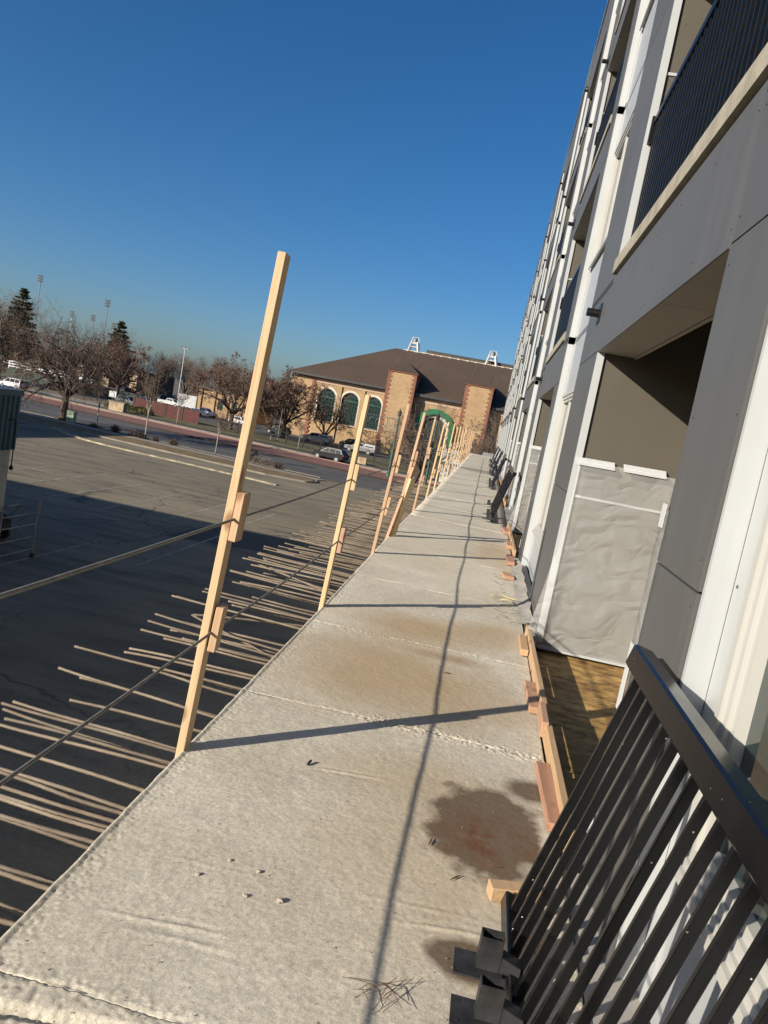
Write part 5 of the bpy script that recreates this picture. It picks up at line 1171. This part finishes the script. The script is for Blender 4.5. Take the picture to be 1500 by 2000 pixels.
def vehicle(kind, name, lab, cat, x, y, rz, colr, cap=False, group=CG):
    s = SP[kind]; hw = s['W'] / 2; pm = paint(name + '_paint', colr)
    t = thing(name, lab, cat, (x, y, 0.02), group); t.rotation_euler = (0, 0, rz)
    ORG[t] = Vector((0, 0, 0))
    mb = MB(); loft(mb, s['body'], hw, .08)
    z0, z1 = s['cab'][0][1], max(p_[1] for p_ in s['cab'])
    cabin(mb, s['cab'], hw - .04, hw - .26, z0, z1)
    if cap: cabin(mb, [(-2.85,1.15),(-2.75,1.78),(-.95,1.82),(-.82,1.78),(-.78,1.15)], hw - .05, hw - .18, 1.15, 1.82)
    body = mb.build('body', pm, t)
    def side(pts, nm, o=.012):
        for sg in (-1, 1):
            q = []
            for px_, pz_ in pts:
                h_ = hw - .04 + (-.22) * (pz_ - z0) / (z1 - z0) if z1 - z0 > .1 else hw
                q.append((px_, sg * (h_ + o), pz_))
            MB().add(q, [tuple(range(len(q)))]).build(nm, M['car_glass'], t)
    for wv in s['win']: side(wv, 'window')
    if cap: side([(-2.6,1.3),(-2.52,1.66),(-1.05,1.68),(-1.05,1.28)], 'window', .03)
    # windscreen and rear pane follow the cabin slopes
    def pane(a, b2, nm):
        def h_(z): return hw - .12 - .22 * (z - z0) / max(.1, z1 - z0)
        d = Vector((b2[1] - a[1], 0, -(b2[0] - a[0]))).normalized() * (.012 if a[0] > 0 else -.012)
        if d.z < 0: d = -d
        q = [(a[0] + d.x, -h_(a[1]), a[1] + d.z), (a[0] + d.x, h_(a[1]), a[1] + d.z), (b2[0] + d.x, h_(b2[1]), b2[1] + d.z), (b2[0] + d.x, -h_(b2[1]), b2[1] + d.z)]
        MB().add(q, [(0, 1, 2, 3)]).build(nm, M['car_glass'], t)
    if kind == 'van': pane((1.86, 1.55), (1.42, 2.25), 'windscreen')
    else:
        pane((s['cab'][-1][0] - .06, s['cab'][-1][1] + .06), (s['cab'][-2][0] + .04, s['cab'][-2][1] - .06), 'windscreen')
        pane((s['cab'][0][0] + .03, s['cab'][0][1] + .10), (s['cab'][1][0] - .0, s['cab'][1][1] - .06), 'rear_window')
    for wx in s['wx']:
        for sg in (-1, 1):
            wl = MB().tube([(wx, sg * (hw - .24), s['r']), (wx, sg * (hw + .01), s['r'])], s['r'], 18).build('wheel', M['rubber'], t)
            MB().tube([(wx, sg * (hw - .05), s['r']), (wx, sg * (hw + .025), s['r'])], s['r'] * .64, 12).build('rim', M['chrome'], wl)
            MB().tube([(wx, sg * (hw - .3), s['r'] + .02), (wx, sg * (hw - .012), s['r'] + .02)], s['r'] * 1.18, 18).build('wheel_arch', M['trim_black'], t)
    xf = max(p_[0] for p_ in s['body']); xr_ = min(p_[0] for p_ in s['body'])
    for sg in (-1, 1):
        MB().box(xf - .22, xf - .02, sg * (hw - .42) - .18 * (sg < 0), sg * (hw - .42) + .18 * (sg > 0) , .72, .86).build('headlight', M['lamp_clear'], t)
        MB().box(xr_ - .01, xr_ + .1, min(sg * (hw - .2), sg * (hw - .03)), max(sg * (hw - .2), sg * (hw - .03)), .85, 1.12).build('tail_light', M['lamp_red'], t)
    MB().box(xf - .1, xf + .03, -hw + .15, hw - .15, .42, .62).build('bumper', M['trim_black'], t); MB().box(xr_ - .03, xr_ + .12, -hw + .15, hw - .15, .42, .62).build('bumper', M['trim_black'], t)
    MB().box(xf - 1.0, xf - .9, -hw - .14, -hw + .0, 1.02, 1.16).box(xf - 1.0, xf - .9, hw, hw + .14, 1.02, 1.16).build('mirrors', M['trim_black'], t)
    return t
sl = -math.atan(.28)
vehicle('suv', 'black_suv', 'black crossover SUV on the red paved lane seen past the second post', 'car', -20.4, 100.2, math.pi + sl, (.008, .009, .011))
vehicle('pickup', 'silver_pickup', 'silver pickup with canopy parked broadside on the far side of the lawn', 'pickup', -30.9, 136.5, math.pi - .12, (.36, .35, .32), True)
vehicle('pickup', 'grey_pickup', 'grey pickup with dark canopy parked right of the silver pickup', 'pickup', -21.6, 131.2, math.pi - .2, (.20, .20, .21), True)
vehicle('suv', 'dark_hatchback', 'dark green car parked under the rust leafed tree', 'car', -39.0, 139.8, math.pi - .2, (.012, .022, .02))
vehicle('suv', 'black_car', 'black car parked behind the two pickups', 'car', -25.6, 143.5, math.pi + .9, (.01, .01, .012))
vehicle('suv', 'dark_sedan', 'dark car half hidden behind the green lamp post', 'car', -13.6, 128.5, math.pi - .1, (.02, .02, .022))
vehicle('minivan', 'white_minivan', 'white minivan driving off at the left edge above the teal roof', 'car', -80.2, 121.0, math.pi + sl, (.52, .52, .50))
vehicle('van', 'white_van', 'white cargo van parked behind the big bare tree', 'van', -104.5, 186, math.pi + 0.1, (.62, .66, .70))
vehicle('pickup', 'white_truck', 'white truck parked far behind the rust leafed tree', 'truck', -122.5, 246, -1.2, (.5, .5, .5))
vehicle('suv', 'grey_suv', 'grey SUV parked behind the olive bush', 'car', -68.5, 139.0, sl, (.10, .105, .11))
vehicle('pickup', 'white_pickup', 'white pickup parked right of the red fence', 'pickup', -59.5, 155, sl, (.5, .5, .5))
vehicle('pickup', 'parked_truck', 'white service truck above the red fence panels', 'truck', -74.5, 172, sl + .2, (.46, .46, .45))
vehicle('suv', 'blue_car', 'blue car roof showing above the red fence', 'car', -72, 154, sl, (.10, .17, .28))
vehicle('suv', 'white_hatchback', 'white car parked behind the first guard post tree', 'car', -48.5, 146, sl, (.42, .42, .42))
for x, y, lab in [(-98, 198, 'dark car leftmost of the distant parked row'), (-92, 196, 'dark car second in the distant parked row'), (-86, 194, 'dark car third in the distant parked row'), (-80, 192, 'dark car at the right end of the distant parked row')]:
    vehicle('suv', 'distant_car', lab, 'car', x, y, 1.2, (.02, .022, .026))
tr = thing('box_trailer', 'grey box trailer standing right of the tall white lamp pole', 'trailer', (-69.5, 171, 0)); tr.rotation_euler = (0, 0, sl); ORG[tr] = Vector((0, 0, 0))
MB().box(-2.6, 2.6, -1.1, 1.1, .55, 3.3).build('body', mat('trailer_skin', (.30, .31, .32), .45, .12, 1), tr); MB().box(-2.63, 2.63, -1.13, 1.13, 3.3, 3.4).build('roof', M['white_metal'], tr)
for sx in (-.45, .45):
    for sg in (-1, 1): MB().tube([(sx, sg * .95, .38), (sx, sg * 1.12, .38)], .37, 16).build('wheel', M['rubber'], tr)
MB().beam((2.6, 0, .5), (3.7, 0, .5), .12, .12).build('hitch', M['gutter'], tr)
# ------------------------------------------------------------------ poles
def lamp_post(name, lab, x, y, h, r_, mt, heads, group):
    t = thing(name, lab, 'lamp post', (x, y, 0), group)
    MB().tube([(x, y, 0), (x, y, .5), (x, y, .6), (x, y, h)], [r_ * 2.2, r_ * 2.0, r_ * 1.15, r_ * .8], 10).build('pole', mt, t)
    if heads == 'T':
        MB().beam((x - 1.2, y, h), (x + 1.2, y, h), .16, .16).build('arm', mt, t)
        for dx in (-1.1, 0, 1.1): MB().box(x + dx - .28, x + dx + .28, y - .25, y + .25, h + .08, h + .32).build('lamp_head', M['gutter'], t)
    elif heads == 'bank':
        MB().beam((x - .9, y, h - 1), (x + .9, y, h - 1), .15, .15).beam((x - .9, y, h - 1.9), (x + .9, y, h - 1.9), .15, .15).beam((x - .9, y, h - .1), (x + .9, y, h - .1), .15, .15).build('crossarms', mt, t)
        for k in range(3):
            for z in (h - 1, h - .1, h - 1.9): MB().tube([(x - .6 + .6 * k, y - .6, z - .12), (x - .6 + .6 * k, y - .1, z + .1)], [.34, .2], 8).build('floodlight', M['chrome'], t)
    elif heads == 'globe':
        MB().tube([(x, y, h), (x, y, h + .15), (x, y, h + .5), (x, y, h + .75)], [.12, .2, .24, .05], 10).build('lantern', M['gutter'], t)
        MB().tube([(x, y, h + .75), (x, y, h + 1.0)], [.05, .02], 6).build('finial', mt, t)
    return t
sg_ = 'stadium floodlight poles'
lamp_post('floodlight_pole', 'tallest floodlight pole rising left beside the dark evergreen', -167, 260, 33, .17, M['steel'], 'bank', sg_)
lamp_post('floodlight_pole', 'floodlight pole leaning over the small pointed evergreen', -140.7, 260, 28.6, .17, M['steel'], 'bank', sg_)
lamp_post('floodlight_pole', 'short floodlight pole above the crown of the big bare tree', -177, 300, 25, .16, M['white_metal'], 'bank', sg_)
lamp_post('floodlight_pole', 'middle short floodlight pole right of the big bare tree crown', -167.8, 300, 25, .16, M['steel'], 'bank', sg_)
lamp_post('floodlight_pole', 'floodlight pole closest left of the small evergreen', -150.5, 285, 22.5, .15, M['steel'], 'bank', sg_)
lamp_post('lot_lamp', 'tall white lamp pole with T arm above the red fence', -97.5, 230, 16.0, .13, M['white_metal'], 'T', 'white lot lamp poles')
lamp_post('lot_lamp', 'thinner white lamp pole left of the tall one', -130.5, 275, 15.3, .10, M['steel'], 'T', 'white lot lamp poles')
lp = lamp_post('street_lamp', 'green street lamp carrying a scrollwork banner frame past the third post', -11.2, 91.4, 7.4, .15, M['dark_green'], 'globe', 'green street lamps')
mb = MB()
for z in (7.0, 5.35): mb.beam((-14.9, 91.4, z), (-11.3, 91.4, z), .07, .07)
for x in (-14.9, -12.5): mb.beam((x, 91.4, 5.35), (x, 91.4, 7.0), .06, .06)
mb.beam((-13.9, 91.4, 5.35), (-13.9, 91.4, 3.6), .05, .05); mb.beam((-13.6, 91.4, 5.2), (-11.3, 91.4, 3.9), .05, .05)
for x, z, r_ in ((-14.3, 6.35, .42), (-13.4, 6.3, .5), (-12.9, 5.8, .25)):
    mb.tube([(x + r_ * math.cos(k * .4), 91.4, z + r_ * math.sin(k * .4)) for k in range(16)], .035, 5)
mb.build('scroll_bracket', M['gutter'], lp)
MB().box(-12.3, -11.5, 91.3, 91.5, 5.6, 5.68).box(-12.3, -11.5, 91.3, 91.5, 6.9, 6.98).box(-12.3, -12.22, 91.3, 91.5, 5.68, 6.9).box(-11.58, -11.5, 91.3, 91.5, 5.68, 6.9).build('lantern_frame', M['steel'], lp)
lamp_post('street_lamp', 'green street lamp in front of the hall entrance arch', -6.1, 83.8, 7.7, .13, M['dark_green'], 'globe', 'green street lamps')
lamp_post('street_lamp', 'thin green street lamp before the white cargo van', -85.5, 152.3, 7.6, .16, M['dark_green'], 'globe', 'green street lamps')
lamp_post('street_lamp', 'green street lamp at the very left edge of the photo', -99.8, 145.5, 6.6, .2, M['dark_green'], 'globe', 'green street lamps')
lamp_post('street_lamp', 'white banner post standing on the lawn left of the white trunked tree', -32.6, 117.3, 5.2, .045, M['steel'], 'none', 'green street lamps')
# ------------------------------------------------------------------ fences
fn = thing('iron_fence', 'black iron fence along the lawn in front of the pickups', 'fence', (-20, 113.5, 0))
for k in range(-6, 7):
    x = -24.8 + 2.9 * k; y = 113.5 - .28 * (x + 24.8)
    MB().box(x - .07, x + .07, y - .07, y + .07, 0, 2.0).build('post', M['rubber'], fn)
    if k < 6:
        x2 = x + 2.9; y2 = 113.5 - .28 * (x2 + 24.8); mb = MB()
        for z in (.25, 1.75): mb.beam((x, y, z), (x2, y2, z), .045, .045)
        for q in range(1, 18): xx = x + 2.9 * q / 18; mb.box(xx - .009, xx + .009, y - .28 * (xx - x) - .009, y - .28 * (xx - x) + .009, .1, 1.9)
        mb.build('picket_panel', M['rubber'], fn)
wf = thing('white_rail_fence', 'white three rail fence at the left behind the minivan', 'fence', (-130, 200, 0))
wx0, wy0, wx1, wy1 = -150, 212, -112, 199
for k in range(13):
    t = k / 12; x, y = wx0 + (wx1 - wx0) * t, wy0 + (wy1 - wy0) * t
    MB().box(x - .14, x + .14, y - .14, y + .14, 0.6, 3.0).build('post', M['white_metal'], wf)
for z in (1.2, 1.9, 2.6): MB().beam((wx0, wy0 - .18, z), (wx1, wy1 - .18, z), .08, .32).build('rail', M['white_metal'], wf)
cf = thing('screened_fence', 'dark green screened fence left of the big bare tree', 'fence', (-90, 150, 0))
M['screen'] = mat('fence_screen', (.018, .028, .02), .8, .4, .6, world=True)
for k in range(8):
    x = -118 + 6 * k; y = 160 - .28 * (x + 118); y2 = y - .28 * 6
    MB().tube([(x, y, 0), (x, y, 2.5)], .08, 8).build('post', M['rubber'], cf)
    MB().add([(x + .1, y, .1), (x + 5.9, y2, .1), (x + 5.9, y2, 2.2), (x + .1, y, 2.2), (x + .1, y + .04, .1), (x + 5.9, y2 + .04, .1), (x + 5.9, y2 + .04, 2.2), (x + .1, y + .04, 2.2)], [(0,1,2,3),(4,7,6,5),(0,4,5,1),(2,6,7,3),(1,5,6,2),(0,3,7,4)]).build('screen_panel', M['screen'], cf)
tag(MB().box(-93.2, -91.5, 150.2, 150.3, 1.3, 2.5).box(-92.4, -92.2, 150.31, 150.4, 0, 2.6).build('notice_board', M['white_metal']), 'blank white board standing before the dark fence', 'board')
rf_ = thing('red_fence', 'dark red fence of upright boards behind the young white trunked tree', 'fence', (-54, 124, 0))
M['red_wood'] = mat('red_stained_boards', (.062, .012, .009), .75, .3, 1.5)
a0, b0 = Vector((-63.2, 130.5, 0)), Vector((-47.2, 121.2, 0))
for k in range(4):
    p0 = a0.lerp(b0, k / 4); p1 = a0.lerp(b0, (k + 1) / 4); d = (p1 - p0)
    MB().box(p0.x - .2, p0.x + .2, p0.y - .2, p0.y + .2, 0, 2.2).build('pier', M['bark_dark'], rf_)
    for q in range(14):
        c = p0 + d * ((q + .7) / 14.6); e = d.normalized() * .125; nrm = Vector((-e.y, e.x, 0)).normalized() * .02
        h_ = 2.15 + .08 * ((q * 7) % 3) / 3
        MB().add([c - e - nrm, c + e - nrm, c + e + nrm, c - e + nrm, c - e - nrm + Vector((0, 0, h_)), c + e - nrm + Vector((0, 0, h_)), c + e + nrm + Vector((0, 0, h_)), c - e + nrm + Vector((0, 0, h_))],
                 [(0,3,2,1),(4,5,6,7),(0,1,5,4),(1,2,6,5),(2,3,7,6),(3,0,4,7)]).build('board', M['red_wood'], rf_)
# ------------------------------------------------------------------ small things by the street
ub = thing('utility_box', 'pale green utility cabinet on the island beside the big bare tree', 'utility box', (-45.3, 79.4, 0))
gm = mat('pale_green_enamel', (.26, .34, .23), .5, .1, 1.5)
MB().box(-45.75, -44.95, 79.0, 79.7, .12, 1.30).build('cabinet', gm, ub); MB().box(-45.78, -44.92, 78.97, 79.73, 1.301, 1.34).build('lid', gm, ub); MB().box(-46.0, -44.7, 78.8, 79.9, .02, .119).build('pad', M['kerb'], ub)
MB().add([(-45.5, 78.985, .95), (-45.2, 78.985, .95), (-45.35, 78.985, 1.2)], [(0, 1, 2)]).build('warning_sign', mat('faded_sign', (.12, .16, .11), .6, .2, 5), ub)
ss = thing('stone_sign', 'tan stone monument sign base beside the far kerb', 'sign', (-58.5, 115.5, 0))
for r_ in range(4):
    for k in range(4):
        o_ = .2 if r_ % 2 else 0
        MB().box(-59.8 + .62 * k + .012, -59.8 + .62 * (k + 1) - .012, 115.0 - .02 * ((k + r_) % 2), 116.2, .36 * r_ + .01, .36 * (r_ + 1) - .008).build('stone', M['stone'], ss)
MB().box(-60.0, -57.1, 114.9, 116.3, 1.44, 1.56).build('cap', M['kerb'], ss)
sg2 = thing('street_sign', 'small white sign board on a post above the stone sign base', 'sign', (-60.5, 117.2, 0))
MB().box(-61.1, -59.9, 117.1, 117.18, 2.0, 2.95).build('board', M['white_metal'], sg2); MB().tube([(-60.5, 117.25, 0), (-60.5, 117.25, 3.3)], .06, 8).build('post', M['dark_green'], sg2)
hy = thing('fire_hydrant', 'pale fire hydrant on the lawn edge left of the white banner post', 'hydrant', (-33.5, 116.4, 0))
MB().tube([(-33.5, 116.4, 0), (-33.5, 116.4, .6), (-33.5, 116.4, .75), (-33.5, 116.4, .85)], [.14, .13, .15, .04], 12).build('barrel', M['white_stone'], hy)
MB().tube([(-33.72, 116.4, .5), (-33.28, 116.4, .5)], .07, 8).build('nozzle', M['white_stone'], hy)
tag(MB().box(-5.6, -3.4, 99.4, 99.9, 0.0, 4.3).box(-5.75, -3.25, 99.3, 100.0, 4.3, 4.45).build('white_kiosk', M['white_metal']), 'white panel kiosk standing behind the far guard posts', 'kiosk')
tag(MB().box(-17.4, -16.2, 104.6, 105.4, 0.05, .95).build('planter_box', M['stone']), 'small stone planter right of the black SUV', 'planter')
tag(MB().tube([(-23.4, 75.3, .1), (-23.3, 75.3, .9), (-22.95, 75.3, 1.05), (-22.7, 75.3, .9)], [.25, .3, .26, .1], 10).build('black_bag', M['rubber']), 'black bin bag standing in the pale shrubs', 'bag')
# ------------------------------------------------------------------ scaffold in the shaded lot
sc = thing('rolling_scaffold', 'steel rolling scaffold tower standing in the shade at the left edge', 'scaffold', (-15.9, 24.2, 0))
xs_, ys_ = (-14.95, -16.6), (24.8, 22.8)
for x in xs_:
    for y in ys_:
        MB().tube([(x, y, .18), (x, y, 2.05)], .028, 8).build('upright', M['steel'], sc)
        MB().tube([(x - .04, y, .09), (x + .04, y, .09)], .09, 14).build('caster', M['rubber'], sc)
    for z in (.35, .8, 1.25, 1.65): MB().tube([(x, ys_[0], z), (x, ys_[1], z)], .02, 6).build('rung', M['steel'], sc)
for y in ys_:
    MB().tube([(xs_[0], y, .5), (xs_[1], y, 1.7)], .014, 6).build('brace', M['steel'], sc); MB().tube([(xs_[0], y, 1.7), (xs_[1], y, .5)], .014, 6).build('brace', M['steel'], sc)
MB().beam((-14.92, 24.82, 1.55), (-14.88, 24.84, 2.1), .07, .07).build('clamp', M['chrome'], sc)
for x, y in ((-16.9, 25.3), (-16.75, 25.4)): pass
cr = thing('tool_cart', 'dark wheeled cart beside the scaffold at the left edge', 'cart', (-17.6, 25.8, 0))
MB().box(-18.4, -16.9, 25.2, 26.4, .45, .95).build('bin', M['rubber'], cr); MB().beam((-16.9, 25.4, .9), (-16.5, 25.4, 1.5), .05, .05).beam((-16.9, 26.2, .9), (-16.5, 26.2, 1.5), .05, .05).beam((-16.5, 25.4, 1.5), (-16.5, 26.2, 1.5), .05, .05).build('handle', M['steel'], cr)
for x in (-18.1, -17.2):
    for y in (25.2, 26.4): MB().tube([(x, y - .05, .28), (x, y + .05, .28)], .28, 16).build('wheel', M['rubber'], cr)
